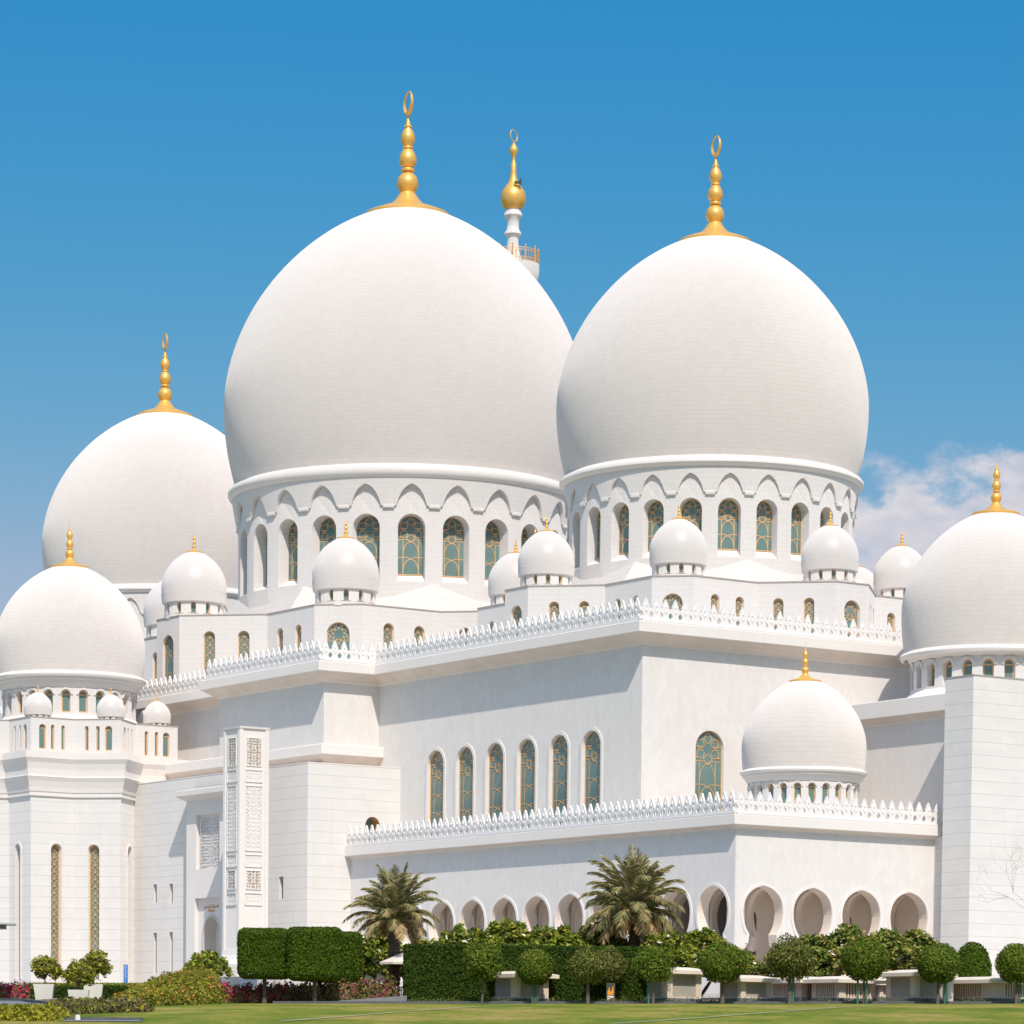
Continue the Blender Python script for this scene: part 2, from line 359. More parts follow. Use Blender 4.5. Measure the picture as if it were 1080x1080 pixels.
def window_mesh(kind, w, h, bar=0.09, name='window'):
    """window standing at its bottom centre, facing -y; glass pane, gilded frame and lattice in one mesh"""
    mb = MB(); hw = w / 2; zs = h - hw
    shape = round_arch(0, 0, w, h, 14)
    for t in tess([shape]): mb.face([(x, 0, z) for x, z in t], 0)
    fr = offset_open(shape[1:] + [shape[0]], bar * .5)
    ribbon(mb, fr, bar, 0.0, -0.05, 1)
    ribbon(mb, [(-hw, bar * .5), (hw, bar * .5)], bar, 0.0, -0.052, 1)
    y = [-0.012]
    def rb(pts, k=.8):
        y[0] -= 0.0009; ribbon(mb, pts, bar * k, -0.005, y[0], 1)
    if kind == 'big':
        vx = hw * 0.56; tier = w * 0.62; z = bar
        ztop = zs - hw * .75
        rb([(-vx, 0), (-vx, ztop)]); rb([(vx, 0), (vx, ztop)])
        nt_ = max(1, round(ztop / tier)); tier = ztop / nt_
        for i in range(nt_):
            z0 = i * tier; z1 = z0 + tier
            for s in (-1, 1):
                rb(bez((s * vx, z0 + tier * .1), (s * vx, z1 - tier * .12), (-s * vx * .1, z1 - tier * .05)) +
                   bez((-s * vx * .1, z1 - tier * .05), (-s * vx * .5, z1 + tier * .1), (-s * hw, z1), 4)[1:])
        cz = zs - hw * .02; ri = hw * .30; ro = hw * .90
        for i in range(6):
            a = PI / 2 + i * PI / 3
            tip = (ro * math.cos(a), cz + ro * math.sin(a))
            for s in (-1, 1):
                b = a + s * PI / 6; c = a + s * PI / 3 * .62
                rb(bez((ri * math.cos(b + s * .35), cz + ri * math.sin(b + s * .35)), (hw * .74 * math.cos(c), cz + hw * .74 * math.sin(c)), tip, 6))
        rb([(-hw, cz + hw * .12), (-hw * .3, cz + hw * .12)]); rb([(hw * .3, cz + hw * .12), (hw, cz + hw * .12)])
        rb([(-hw, cz - hw * .5), (-hw * .55, cz - hw * .5)]); rb([(hw * .55, cz - hw * .5), (hw, cz - hw * .5)])
    elif kind == 'scale':
        n = max(2, int(round(h / (w * .62)))); st = h / n
        for i in range(n):
            z0 = i * st
            for s in (-1, 1):
                top = min(h - .05, z0 + st * 1.25)
                rb(bez((s * hw * .96, z0), (s * hw * .55, top), (-s * hw * .5, top), 5), .75)
                rb(bez((s * hw * .0, z0), (s * hw * .1, z0 + st * .9), (s * hw, z0 + st * .95), 4), .6)
    elif kind == 'round':                                  # star rosette
        cz = h - hw; ro = hw * .97; ri = hw * .4
        for i in range(9):
            a = PI / 2 + i * 2 * PI / 9
            for s in (-1, 1):
                b = a + s * 2 * PI / 9 * 1.3
                rb(bez((ri * math.cos(b), cz + ri * math.sin(b)), (hw * .85 * math.cos(a + s * .5), cz + hw * .85 * math.sin(a + s * .5)), (ro * math.cos(a), cz + ro * math.sin(a)), 5), .85)
        rb([(-hw * .5, 0), (-hw * .5, cz - hw * .8)]); rb([(hw * .5, 0), (hw * .5, cz - hw * .8)])
        rb(arc(0, cz - hw * .9, hw * .5, 0, PI, 8))
    else:                                                  # 'plain': transom below a fanlight
        rb([(-hw, zs), (hw, zs)], 1.0)
    o = mb.build(name, [m_glass, m_lat]); me = o.data; bpy.data.objects.remove(o); return me
_wm = {}
def put_window(parent, kind, w, h, p, n, bar=0.09, label=None, name='window'):
    key = (kind, round(w, 2), round(h, 2), bar)
    if key not in _wm: _wm[key] = window_mesh(kind, w, h, bar)
    o = bpy.data.objects.new(name, _wm[key]); COL.objects.link(o); o.parent = parent
    o.location = p; o.rotation_euler = (0, 0, math.atan2(n[1], n[0]) + PI / 2)
    if label: o['label'] = label
    return o

# ================================================================== THE MOSQUE
# its own axes: x across the prayer hall axis, y along the line of the three great domes
mosque = empty('mosque', (14.87, 271.4, 0), math.radians(34.1))
tag(mosque, 'vast white marble mosque with three great domes, gilded finials and arcades', 'mosque')
CAMV = (mosque.matrix_basis.inverted() @ Vector((0, 0, 0)))

# ---- dome profile (equator radius 1, height measured from the equator)
def dome_prof(hb, top=0.999, n=34, k=0.352):
    H = 1.107; P = []
    for i in range(9): h = hb + (0 - hb) * i / 9; P.append((1 - k * h * h, h))
    for i in range(n + 1):
        h = H * math.sin(PI / 2 * i / n); P.append((max(0.0, 1 - (h / H) ** 1.894) ** (1 / 1.652), h))
    return P
def finial_mesh(R, ring=True, disc=0.236):
    """gilded finial for a dome of equator radius R; z=0 at the crown of the dome"""
    mb = MB(); u = R / 911.0 * 1.0
    q = [(disc * 911 - 6, -58), (disc * 911 + 1, -50), (disc * 911 + 1, -38), (disc * 911 - 7, -31), (150, -8), (88, 13), (62, 38), (46, 60), (36, 76),
         (45, 88), (54, 110), (54, 130), (45, 152), (28, 168), (22, 173), (34, 178), (36, 184), (34, 190), (23, 196), (34, 205), (43, 220), (45, 237), (42, 254), (31, 275), (21, 288),
         (27, 292), (26, 298), (20, 302), (29, 313), (36, 332), (36, 350), (28, 373), (17, 388), (17, 392), (22, 396), (20, 400), (14, 404), (10, 425), (5, 450), (2, 462)]
    mb.lathe([(r * u, (z) * u) for r, z in q], 24, m=0)
    if ring:
        # the crescent that closes to a ring: thick at the foot, thin at the top, facing sideways
        pts = []; rad = []
        for i in range(29):
            a = -PI / 2 + 2 * PI * i / 28
            pts.append((.2045 * 53 * math.cos(a) * u, .979 * 53 * math.cos(a) * u, (514 + 53 * math.sin(a)) * u)); rad.append((4.5 + 6.5 * (1 - math.sin(a)) / 2) * u)
        mb.tube(pts, rad, 6)
    else:
        mb.tube([(0, 0, 455 * u), (0, 0, 560 * u)], 1.2 * u, 4)
    o = mb.build('finial', m_gold, smooth=True, weld=True); me = o.data; bpy.data.objects.remove(o); return me
_fm = {}
def finial(parent, R, z, ring, disc, p=(0, 0)):
    key = (R, ring, disc)
    if key not in _fm: _fm[key] = finial_mesh(R, ring, disc)
    o = bpy.data.objects.new('finial', _fm[key]); COL.objects.link(o); o.parent = parent; o.location = (p[0], p[1], z)
    return o

def facing(a, cx, cy, lim=PI * .62):
    b = math.atan2(CAMV.y - cy, CAMV.x - cx); d = (a - b + PI) % (2 * PI) - PI
    return abs(d) < lim

def great_dome(cx, cy, R, z0, rd, zs, nseg=96, lab=None, win=(1.9, .5), ph=0.0):
    """zs: sill, window top, corbel foot, blind arch apex, moulding foot, moulding top, skirt foot (z, radius)"""
    sill, wtop, corb, apex, mb_, mt_, (skz, skr), glz = zs
    dome = MB(); hb = (mt_ - z0) / R
    prof = [(r * R, z0 + h * R) for r, h in dome_prof(hb)]
    dome.lathe(prof, nseg, cx, cy, uvr=R)
    d = dome.build('dome', m_tile, mosque, smooth=True, weld=True)
    if lab: d['label'] = lab
    finial(d, R, prof[-1][1] - .002 * R, True, 0.236, (cx, cy))
    mold = MB(); r0 = prof[0][0]
    P = [(r0 * .99, mt_ + .25), (r0 + .06, mt_ + .12), (r0 + R * .018, mt_)]
    rm = r0 + R * 0.045; h = mt_ - mb_
    P += [(rm - .12, mt_ - h * .12), (rm, mt_ - h * .35), (rm, mt_ - h * .6), (rm - .10, mt_ - h * .78), (rm - .22, mt_ - h * .92), (rm - .34, mb_)]
    mold.lathe(P[::-1], nseg, cx, cy)
    mold.build('moulding', m_plain, d, smooth=True, weld=True)
    # drum: 24 bays, each with a deep round-headed window and a blind pointed arch above
    drum = MB(); nb = 24; da = 2 * PI / nb
    ww, dep = win; A0 = math.radians(-90 - 45) + ph
    def C(r, s, z, am): a = am + s / rd; return (cx + r * math.cos(a), cy + r * math.sin(a), z)
    bw = rd * da
    rf0 = rd + R * .011; rf1 = rm - .36
    wins = []
    for i in range(nb):
        am = A0 + i * da
        hole = round_arch(0, sill, ww, wtop, 12)
        out = [(-bw / 2, skz), (-ww / 2, skz), (ww / 2, skz), (bw / 2, skz), (bw / 2, mb_), (0, mb_), (-bw / 2, mb_)]
        front = facing(am, cx, cy)
        for t in tess([out] + ([hole] if front else [])):
            drum.face([C(rd, s, z, am) for s, z in t], 0, [(s + i * bw, z) for s, z in t])
        if front:
            for k in range(len(hole)):
                a, b = hole[k], hole[(k + 1) % len(hole)]
                if k == 0:                                 # sloping sill: from the wall up to the glass
                    drum.face([C(rd, *a, am), C(rd - dep, a[0], glz, am), C(rd - dep, b[0], glz, am), C(rd, *b, am)], 0)
                else:
                    drum.face([C(rd, *a, am), C(rd - dep, *a, am), C(rd - dep, *b, am), C(rd, *b, am)], 0)
            wins.append(am)
        # flaring band cut by the pointed arch
        fw_ = bw * .17; hh = apex - corb
        pl = [(-bw / 2 + fw_, corb)]; pr = []
        L_ = bez((-bw / 2 + fw_, corb), (-bw * .24, apex - hh * .16), (0, apex), 9)
        Rr = [(-x, z) for x, z in L_[::-1]]
        archl = L_ + Rr[1:]
        def rr(z): return rf0 + (rf1 - rf0) * max(0, (z - corb)) / (mb_ - corb)
        cols = [(-bw / 2, corb), (-bw / 2 + fw_ * .5, corb)] + archl + [(bw / 2 - fw_ * .5, corb), (bw / 2, corb)]
        for (sa, za), (sb, zb) in zip(cols[:-1], cols[1:]):
            if sb - sa < 1e-6: continue
            for g in range(4):
                q = [(sa, za + (mb_ + .02 - za) * g / 4), (sb, zb + (mb_ + .02 - zb) * g / 4), (sb, zb + (mb_ + .02 - zb) * (g + 1) / 4), (sa, za + (mb_ + .02 - za) * (g + 1) / 4)]
                drum.face([C(rr(z), s, z, am) for s, z in q], 0, [(s + i * bw, z) for s, z in q])
        for k in range(len(archl) - 1):
            a, b = archl[k], archl[k + 1]
            drum.face([C(rd + .01, *a, am), C(rr(a[1]), *a, am), C(rr(b[1]), *b, am), C(rd + .01, *b, am)], 0)
        # corbel foot, set a little proud
        for s0, s1 in ((-bw / 2, -bw / 2 + fw_), (bw / 2 - fw_, bw / 2)):
            drum.face([C(rd, s0, corb, am), C(rf0, s0, corb, am), C(rf0, s1, corb, am), C(rd, s1, corb, am)], 0)
        for s0, s1 in ((-bw / 2, -bw / 2 + fw_ * .72), (bw / 2 - fw_ * .72, bw / 2)):
            q = [(rd + .02, corb - .22), (rf0 + .06, corb - .16), (rf0 + .06, corb + .05), (rf0 - .01, corb + .12)]
            for e in range(3):
                drum.face([C(q[e][0], s0, q[e][1], am), C(q[e][0], s1, q[e][1], am), C(q[e + 1][0], s1, q[e + 1][1], am), C(q[e + 1][0], s0, q[e + 1][1], am)], 0)
            for s_ in (s0, s1):
                drum.face([C(rd, s_, corb - .22, am), C(q[1][0], s_, q[1][1], am), C(q[2][0], s_, q[2][1], am), C(rd, s_, corb + .12, am)], 0)
    dr = drum.build('drum', m_drum, mosque)
    for am in wins:
        rg = rd - dep
        put_window(dr, 'big', ww, wtop - glz, (cx + rg * math.cos(am), cy + rg * math.sin(am), glz), (math.cos(am), math.sin(am)), 0.084)
    # facetted skirt roof under the drum
    sk = MB()
    sk.lathe([(skr, skz), (rd + .12, sill - .25), (rd - .05, sill - .22)], 8, cx, cy, a0=PI / 8)
    sk.build('skirt_roof', m_lime, dr)
    return d

def mid_dome(cx, cy, R, z0, mt, wtop, wbot, base, ring=True, disc=.262, lab=None, rbase=None):
    """dome on a drum of 24 small recessed windows (corner towers and porch)"""
    dome = MB(); hb = (mt - z0) / R
    prof = [(r * R, z0 + h * R) for r, h in dome_prof(hb, k=.18)]
    dome.lathe(prof, 72, cx, cy, uvr=R)
    d = dome.build('dome', m_tile, mosque, smooth=True, weld=True)
    if lab: d['label'] = lab
    finial(d, R, prof[-1][1] - .002, ring, disc, (cx, cy))
    r0 = prof[0][0]; rd = R * .885; s = R / 6.3
    P = [(rd + .02, wtop + .22 * s), (rd + .16 * s, wtop + .34 * s), (rd + .34 * s, wtop + .62 * s), (rd + .42 * s, wtop + .80 * s), (r0 + .02, wtop + .86 * s), (r0 + .05 * s, mt - .45 * s), (r0 + .26 * s, mt - .36 * s), (r0 + .32 * s, mt - .2 * s), (r0 + .24 * s, mt - .04 * s), (r0 - .06 * s, mt + .1 * s)]
    mo = MB(); mo.lathe(P, 72, cx, cy); mo.build('moulding', m_plain, d, smooth=True, weld=True)
    drum = MB(); nb = 24; da = 2 * PI / nb; bw = rd * da; ww = bw * .52; dep = .42 * s
    def C(r, q, z, am): a = am + q / rd; return (cx + r * math.cos(a), cy + r * math.sin(a), z)
    wins = []
    for i in range(nb):
        am = i * da + math.radians(-135)
        front = facing(am, cx, cy)
        hole = round_arch(0, wbot, ww, wtop, 8)
        out = [(-bw / 2, base), (bw / 2, base), (bw / 2, wtop + .45 * s), (-bw / 2, wtop + .45 * s)]
        for t in tess([out] + ([hole] if front else [])):
            drum.face([C(rd, q, z, am) for q, z in t], 0, [(q + i * bw, z) for q, z in t])
        if front:
            for k in range(len(hole)):
                a, b = hole[k], hole[(k + 1) % len(hole)]
                drum.face([C(rd, *a, am), C(rd - dep, *a, am), C(rd - dep, *b, am), C(rd, *b, am)], 0)
            wins.append(am)
            # raised hood over the opening
            h1 = arc(0, wtop - ww / 2, ww / 2 + .03 * s, 0, PI, 8); h2 = arc(0, wtop - ww / 2, ww / 2 + .2 * s, 0, PI, 8)
            for k in range(8):
                drum.face([C(rd + .09 * s, *h1[k], am), C(rd + .09 * s, *h2[k], am), C(rd + .09 * s, *h2[k + 1], am), C(rd + .09 * s, *h1[k + 1], am)], 0)
                drum.face([C(rd, *h1[k], am), C(rd + .09 * s, *h1[k], am), C(rd + .09 * s, *h1[k + 1], am), C(rd, *h1[k + 1], am)], 0)
                drum.face([C(rd + .09 * s, *h2[k], am), C(rd, *h2[k], am), C(rd, *h2[k + 1], am), C(rd + .09 * s, *h2[k + 1], am)], 0)
    rb = rbase or rd + .5 * s
    drum.lathe([(rb, base), (rb, base + .18), (rd + .05, wbot - .18 * s), (rd - .02, wbot - .16 * s)], 48, cx, cy)
    dr = drum.build('drum', m_drum, mosque)
    for am in wins:
        rg = rd - dep
        put_window(dr, 'plain', ww, wtop - wbot, (cx + rg * math.cos(am), cy + rg * math.sin(am), wbot), (math.cos(am), math.sin(am)), round(.115 * s, 3))
    return d

def small_dome_meshes(R):
    """little dome, finial and window drum; z=0 at the foot of the drum"""
    z0 = .90 * R
    a = MB(); pr = [(r * R, z0 + h * R) for r, h in dome_prof(-.2, n=20, k=.18)]
    a.lathe(pr, 40, uvr=R)
    rb = pr[0][0]
    a.lathe([(rb * .90, z0 - .55 * R), (rb * .985, z0 - .52 * R), (rb + .015 * R, z0 - .22 * R), (rb * .99, z0 - .2 * R)], 40, uvr=R)
    od = a.build('dome', m_sdome, smooth=True, weld=True)
    b = MB(); rd = .905 * R; nb = 12; da = 2 * PI / nb; bw = rd * da; ww = bw * .34
    wt = .36 * R
    def C(r, q, z, am): a_ = am + q / rd; return (r * math.cos(a_), r * math.sin(a_), z)
    for i in range(nb):
        am = i * da; hole = round_arch(0, .03 * R, ww, wt, 6)
        out = [(-bw / 2, 0), (0, 0), (bw / 2, 0), (bw / 2, .42 * R), (0, .42 * R), (-bw / 2, .42 * R)]
        for t in tess([out, hole]): b.face([C(rd, q, z, am) for q, z in t], 0)
        for k in range(len(hole)):
            p, q = hole[k], hole[(k + 1) % len(hole)]
            b.face([C(rd, *p, am), C(rd - .12 * R, *p, am), C(rd - .12 * R, *q, am), C(rd, *q, am)], 0)
    b.lathe([(rd + .02 * R, -.34), (rd + .02 * R, -.02), (rd - .02, 0)], 36)
    ob = b.build('drum', m_plain)
    m1, m2 = od.data, ob.data; bpy.data.objects.remove(od); bpy.data.objects.remove(ob)
    return m1, m2, rd, da, ww, wt, pr[-1][1]
_sd = {}
def small_dome(cx, cy, z, R, wins=True, disc=.27):
    if R not in _sd: _sd[R] = small_dome_meshes(R)
    m1, m2, rd, da, ww, wt, ztop = _sd[R]
    d = bpy.data.objects.new('dome', m1); COL.objects.link(d); d.parent = mosque; d.location = (cx, cy, z)
    finial(d, R, ztop, False, disc)
    r = bpy.data.objects.new('drum', m2); COL.objects.link(r); r.parent = mosque; r.location = (cx, cy, z)
    if wins:
        for i in range(12):
            am = i * da
            if facing(am, cx, cy, PI * .45):
                rg = rd - .12 * R
                put_window(r, 'plain', ww, wt - .03 * R, (rg * math.cos(am), rg * math.sin(am), .03 * R), (math.cos(am), math.sin(am)), .055)
    return d

def star_line(cx, cy, s, t=None):
    """octagram plan, clockwise seen from above so that the outside is on the right; tips cut off at distance t"""
    out = []
    for k in range(8):
        a = math.radians(-135 - 45 * k + 180 + 180)
        a = math.radians(180 - 0) + 0  if False else math.radians(180 + 45 * k)
        d = Vector((math.cos(a), math.sin(a))); n = Vector((-d.y, d.x))
        c = Vector((cx, cy))
        if t is None: out.append(tuple(c + d * s * math.sqrt(2)))
        else:
            hw = s * math.sqrt(2) - t; out += [tuple(c + d * t - n * hw), tuple(c + d * t + n * hw)]
        a2 = a + PI / 8; out.append((cx + math.cos(a2) * s / math.cos(PI / 8), cy + math.sin(a2) * s / math.cos(PI / 8)))
    return out
def seg_frame(p, q):
    d = (Vector(q) - Vector(p)); L_ = d.length; d.normalize(); return Vector(p), d, Vector((d.y, -d.x)), L_
def seen(p, q):
    P, d, n, L_ = seg_frame(p, q); mid = P + d * L_ / 2
    return n.dot(Vector((CAMV.x, CAMV.y)) - mid) > 0

def star_podium(cx, cy, s, t, z0, z1, rho, r_small, ww, wh, big_w, drop):
    line = star_line(cx, cy, s, t); k = len(line); mb = MB(); wins = []
    for i in range(k):
        p, q = line[i], line[(i + 1) % k]; P, d, n, L_ = seg_frame(p, q); holes = []
        if seen(p, q):
            tip = (i % 3 == 0)
            if tip:
                holes.append(round_arch(L_ / 2, z1 - drop - .1 - wh * 1.05, big_w, z1 - drop - .1)); wins.append((P + d * L_ / 2, n, big_w, wh * 1.05, 'round' if big_w > 1.4 and (i // 3) == 1 else 'big', z1 - drop - .1 - wh * 1.05))
            else:
                for fr in ((.27, .66) if i % 3 == 2 else (.34, .73)):
                    holes.append(round_arch(L_ * fr, z1 - drop - wh, ww, z1 - drop)); wins.append((P + d * L_ * fr, n, ww, wh, 'scale', z1 - drop - wh))
        wall(mb, p, q, z0, z1, holes, .28, 0)
    sweep(mb, line, [(0, z1), (.05, z1), (.05, z1 + .09), (-.35, z1 + .10)], 1, closed=True)
    for t3 in tess([line if sum((line[i][0] * line[(i + 1) % k][1] - line[(i + 1) % k][0] * line[i][1]) for i in range(k)) > 0 else line[::-1]]):
        mb.face([(x, y, z1 + .05) for x, y in t3], 0)
    o = mb.build('podium', [m_drum, m_cop], mosque)
    for P, n, w, h, kind, zz in wins:
        put_window(o, kind, w, h, (P.x - n.x * .28, P.y - n.y * .28, zz), n, .064)
    for j in range(8):
        a = math.radians(180 + 45 * j); small_dome(cx + rho * math.cos(a), cy + rho * math.sin(a), z1 + .30, r_small)
    return o

ZR = (37.85, 42.2, 42.6, 44.0, 44.5, 45.2, (35.45, 13.3), 38.45)
ZM = (40.3, 45.95, 46.6, 48.4, 48.9, 49.95, (37.3, 17.3), 40.95)
great_dome(.12, 44.95, 16.05, 57.07, 14.75, ZM, 128, 'largest great dome in the middle of the three', (2.35, 1.25))
great_dome(.35, .5, 12.16, 50.6, 11.2, ZR, 96, 'right-hand great dome behind the porch corner', (1.72, .95))
great_dome(0, 89.5, 12.05, 50.45, 11.2, ZR, 96, 'left great dome standing farthest back, partly hidden by the middle one', (1.72, .95))
star_podium(0, .5, 13.75, 17.9, 30.2, 35.4, 15.2, 2.15, .78, 3.2, 1.5, 1.12)
star_podium(0, 45.2, 18.0, 23.45, 30.2, 37.2, 20.95, 2.78, 1.02, 4.4, 1.95, 1.3)
star_podium(0, 90.4, 13.75, 17.9, 30.2, 35.4, 15.2, 2.15, .78, 3.2, 1.5, 1.12)

# ---- main block, its cornice, roof and pierced parapet
LINE = [(-23.8, 112), (-23.8, 29.8), (-27, 29.8), (-27, 13.38), (-22, 13.38), (-22, -21.33), (22, -21.33), (22, -10)]
mb = MB()
hs = []
# (-23.8) recess and projecting bay
wall(mb, LINE[0], LINE[1], 4, 28.9)
wall(mb, LINE[1], LINE[2], 4, 28.9)
wall(mb, LINE[2], LINE[3], 22, 28.9)
wall(mb, LINE[3], LINE[4], 22, 28.9)
# six tall windows over the arcade
us = [5.11, 1.04, -3.0, -7.15, -11.3, -15.35]
wall(mb, LINE[4], LINE[5], 4, 28.9, [round_arch(13.38 - u_, 14.6, 2.25, 23.4, 16) for u_ in us], .26, trim=.24)
wall(mb, LINE[5], LINE[6], 4, 28.9, [round_arch(22 - 16.02, 14.6, 2.5, 23.35, 16)], .26)
wall(mb, LINE[6], LINE[7], 4, 28.9)
main = mb.build('wall', m_dia, mosque)
for u_ in us: put_window(main, 'big', 2.25, 8.8, (-22 + .26, u_, 14.6), (-1, 0), .07)
put_window(main, 'big', 2.5, 8.75, (-16.02, -21.33 + .26, 14.6), (0, -1), .07)
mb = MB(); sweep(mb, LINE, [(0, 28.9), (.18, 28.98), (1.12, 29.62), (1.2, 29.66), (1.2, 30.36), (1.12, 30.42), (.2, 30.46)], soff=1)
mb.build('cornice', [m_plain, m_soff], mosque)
mb = MB()
rl = offset_line(LINE, .4) + [(22, 112)]
for t in tess([rl[::-1] if sum((rl[i][0] * rl[(i + 1) % len(rl)][1] - rl[(i + 1) % len(rl)][0] * rl[i][1]) for i in range(len(rl))) < 0 else rl]):
    mb.face([(x, y, 30.42) for x, y in t])
mb.build('roof', m_roof, mosque)

def crenels(mb, line, z, pitch, H, th=.15):
    hw0 = pitch * .5
    half = [(1, 0), (1, .12), (.70, .16), (.56, .25), (.70, .34), (1, .41), (1, .50), (.86, .555), (.58, .59), (.64, .64), (.42, .78), (.16, .92), (0, 1.0)]
    for p, q in zip(line[:-1], line[1:]):
        P, d, n, L_ = seg_frame(p, q)
        if L_ < .5: continue
        nn = max(1, round(L_ / pitch)); st = L_ / nn
        for i in range(nn):
            c = (i + .5) * st
            pr = [(c + x * st / 2 * .995, z + y * H) for x, y in half] + [(c - x * st / 2 * .995, z + y * H) for x, y in half[::-1][1:]]
            def T(s_, z_, o): v_ = P + d * s_ + n * o; return (v_.x, v_.y, z_)
            for t in tess([pr]):
                mb.face([T(*a, th / 2) for a in t]); mb.face([T(*a, -th / 2) for a in t[::-1]])
            for k in range(1, len(pr)):
                a, b = pr[k - 1], pr[k]
                mb.face([T(*a, th / 2), T(*a, -th / 2), T(*b, -th / 2), T(*b, th / 2)])
            # raised bud and stem on the face of each merlon
            for sgn in (1,):
                e = th / 2 * sgn
                w1 = st * .26; zc = z + H * .42
                ring = [(c - w1, zc + H * .10), (c, zc - H * .16), (c + w1, zc + H * .10), (c, zc + H * .03)]
                for k in range(4):
                    a, b = ring[k], ring[(k + 1) % 4]
                    mb.face([T(*a, e), T(*b, e), T(c, zc - H * .01, e + .09)])
                ring = [(c - w1 * .45, z + H * .62), (c, z + H * .55), (c + w1 * .45, z + H * .62), (c, z + H * .86)]
                for k in range(4):
                    a, b = ring[k], ring[(k + 1) % 4]
                    mb.face([T(*a, e), T(*b, e), T(c, z + H * .66, e + .08)])
def coping(mb, line, z):
    sweep(mb, line, [(-.16, z - .06), (.22, z - .06), (.22, z + .02), (-.16, z + .02)])
PL = offset_line(LINE[:7], .78)
for a, b in ((0, 1), (2, 3), (3, 4), (4, 5), (5, 6)):
    mb = MB(); crenels(mb, [PL[a], PL[b]], 30.50, .84, 1.55); coping(mb, [PL[a], PL[b]], 30.52)
    mb.build('parapet', m_carve, mosque)

# ---- string course and lower block on the left
mb = MB()
SL = [(-26.95, 60), (-26.95, 13.33), (-21.9, 13.33)]
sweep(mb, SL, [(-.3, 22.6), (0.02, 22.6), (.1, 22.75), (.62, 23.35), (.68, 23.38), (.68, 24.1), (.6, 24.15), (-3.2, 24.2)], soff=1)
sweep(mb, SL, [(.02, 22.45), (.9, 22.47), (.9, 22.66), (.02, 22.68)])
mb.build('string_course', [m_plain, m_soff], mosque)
mb = MB()
LB = [(-30.3, 42.2), (-30.3, 10.17), (-21.9, 10.17)]
Lw = 42.2 - 10.17
slits = [round_arch(42.2 - 34.58, 12.55, .6, 14.05, 4), round_arch(42.2 - 31.84, 12.45, .6, 14.0, 4), round_arch(42.2 - 14.11, 12.2, .66, 13.9, 4),
         round_arch(42.2 - 34.57, 6.8, .6, 10.1, 4), round_arch(42.2 - 31.84, 6.8, .6, 10.1, 4)]
slits = [[(min(p[0] for p in h), min(p[1] for p in h)), (max(p[0] for p in h), min(p[1] for p in h)), (max(p[0] for p in h), max(p[1] for p in h)), (min(p[0] for p in h), max(p[1] for p in h))] for h in slits]
wall(mb, LB[0], LB[1], 4, 22.35, slits + [[(15.75, 5.3), (19.85, 5.3), (19.85, 12.3), (15.75, 12.3)]], .34, 0, 0)
wall(mb, LB[1], LB[2], 4, 22.35, [round_arch(30.3 - 24.5, 15.3, 1.3, 18.55, 10)], .9, 0, 3)
sweep(mb, LB, [(0, 22.35), (.02, 22.35), (.02, 22.42), (-9, 22.44)], 2)
lb = mb.build('wall', [m_course, m_lime, m_plain, m_lat], mosque)
for h in slits:
    c = 42.2 - (h[0][0] + h[1][0]) / 2; q = MB(); q.box(-.34, .34, -.02, .02, 0, h[2][1] - h[0][1]); q.build('window', m_slot, lb, (-29.94, c, h[0][1]), PI / 2)
q = MB(); q.box(-.7, .7, -.02, .02, 0, 3.3); q.build('window', m_glass, lb, (-24.5, 11.1, 15.3), 0)

# ---- portal with hood, carved panel and horseshoe doorway
def scroll_panel(mb, w, h, cell, bar, m=0, depth=.07, seed=1):
    """carved arabesque: mirrored rows of curling stems, in relief, panel centred on x, z from 0"""
    rnd = random.Random(seed); nx = max(1, int(w / 2 / cell)); nz_ = max(1, int(h / cell)); cx_ = w / 2 / nx; cz_ = h / nz_
    y = -depth * .5
    for i in range(nx):
        for j in range(nz_):
            x0 = (i + .5) * cx_; z_ = (j + .5) * cz_; r = min(cx_, cz_) * .44; a0 = rnd.choice((0, 1, 2, 3)) * PI / 2; t = rnd.choice((1, -1))
            pts = [((x0 + r * (1 - .16 * k) * math.cos(a0 + t * k * .75)), z_ + r * (1 - .16 * k) * math.sin(a0 + t * k * .75)) for k in range(6)]
            y -= .0004
            ribbon(mb, pts, bar, 0, y, m); ribbon(mb, [(-px, pz) for px, pz in pts][::-1], bar, 0, y, m)
            e = [(x0 - cx_ * .5, z_ - cz_ * .5), (x0 + cx_ * .1, z_ - cz_ * .3), (x0 + r * .7, z_ + cz_ * .1)]
            y -= .0004
            ribbon(mb, bez(*e, n=3), bar * .8, 0, y, m); ribbon(mb, [(-px, pz) for px, pz in bez(*e, n=3)][::-1], bar * .8, 0, y, m)
def horseshoe(c, zf, zi, zn, zc, zt, hw, hn, hf):
    """floor, impost, neck, widest, top; half widths widest/neck/floor"""
    R_ = [(c + hf, zf), (c + hf, zi), (c + hf * .92, zi + .12), (c + hn * 1.08, zi + .3), (c + hn, zn)]
    R_ += bez((c + hn, zn), (c + hw * .98, zn + (zc - zn) * .35), (c + hw, zc), 7)[1:]
    R_ += bez((c + hw, zc), (c + hw * .97, zc + (zt - zc) * .84), (c, zt), 10)[1:]
    Lh = [(2 * c - x, z) for x, z in R_[::-1]][1:]
    return [Lh[-1]] + R_ + Lh[:-1]
mb = MB()
pc = 24.4; PU0, PU1 = 27.9, 20.9
dep_ = .75
def S_(u_): return PU0 - u_
rel = [(S_(26.3), 14.9), (S_(22.5), 14.9), (S_(22.5), 19.2), (S_(26.3), 19.2)]
dfr = [(S_(26.5), 5.5), (S_(22.3), 5.5), (S_(22.3), 12.6), (S_(26.5), 12.6)]
wall(mb, (-31.05, PU0), (-31.05, PU1), 5, 20.6, [rel, [(x, max(z, 5.2)) for x, z in dfr]], .32)
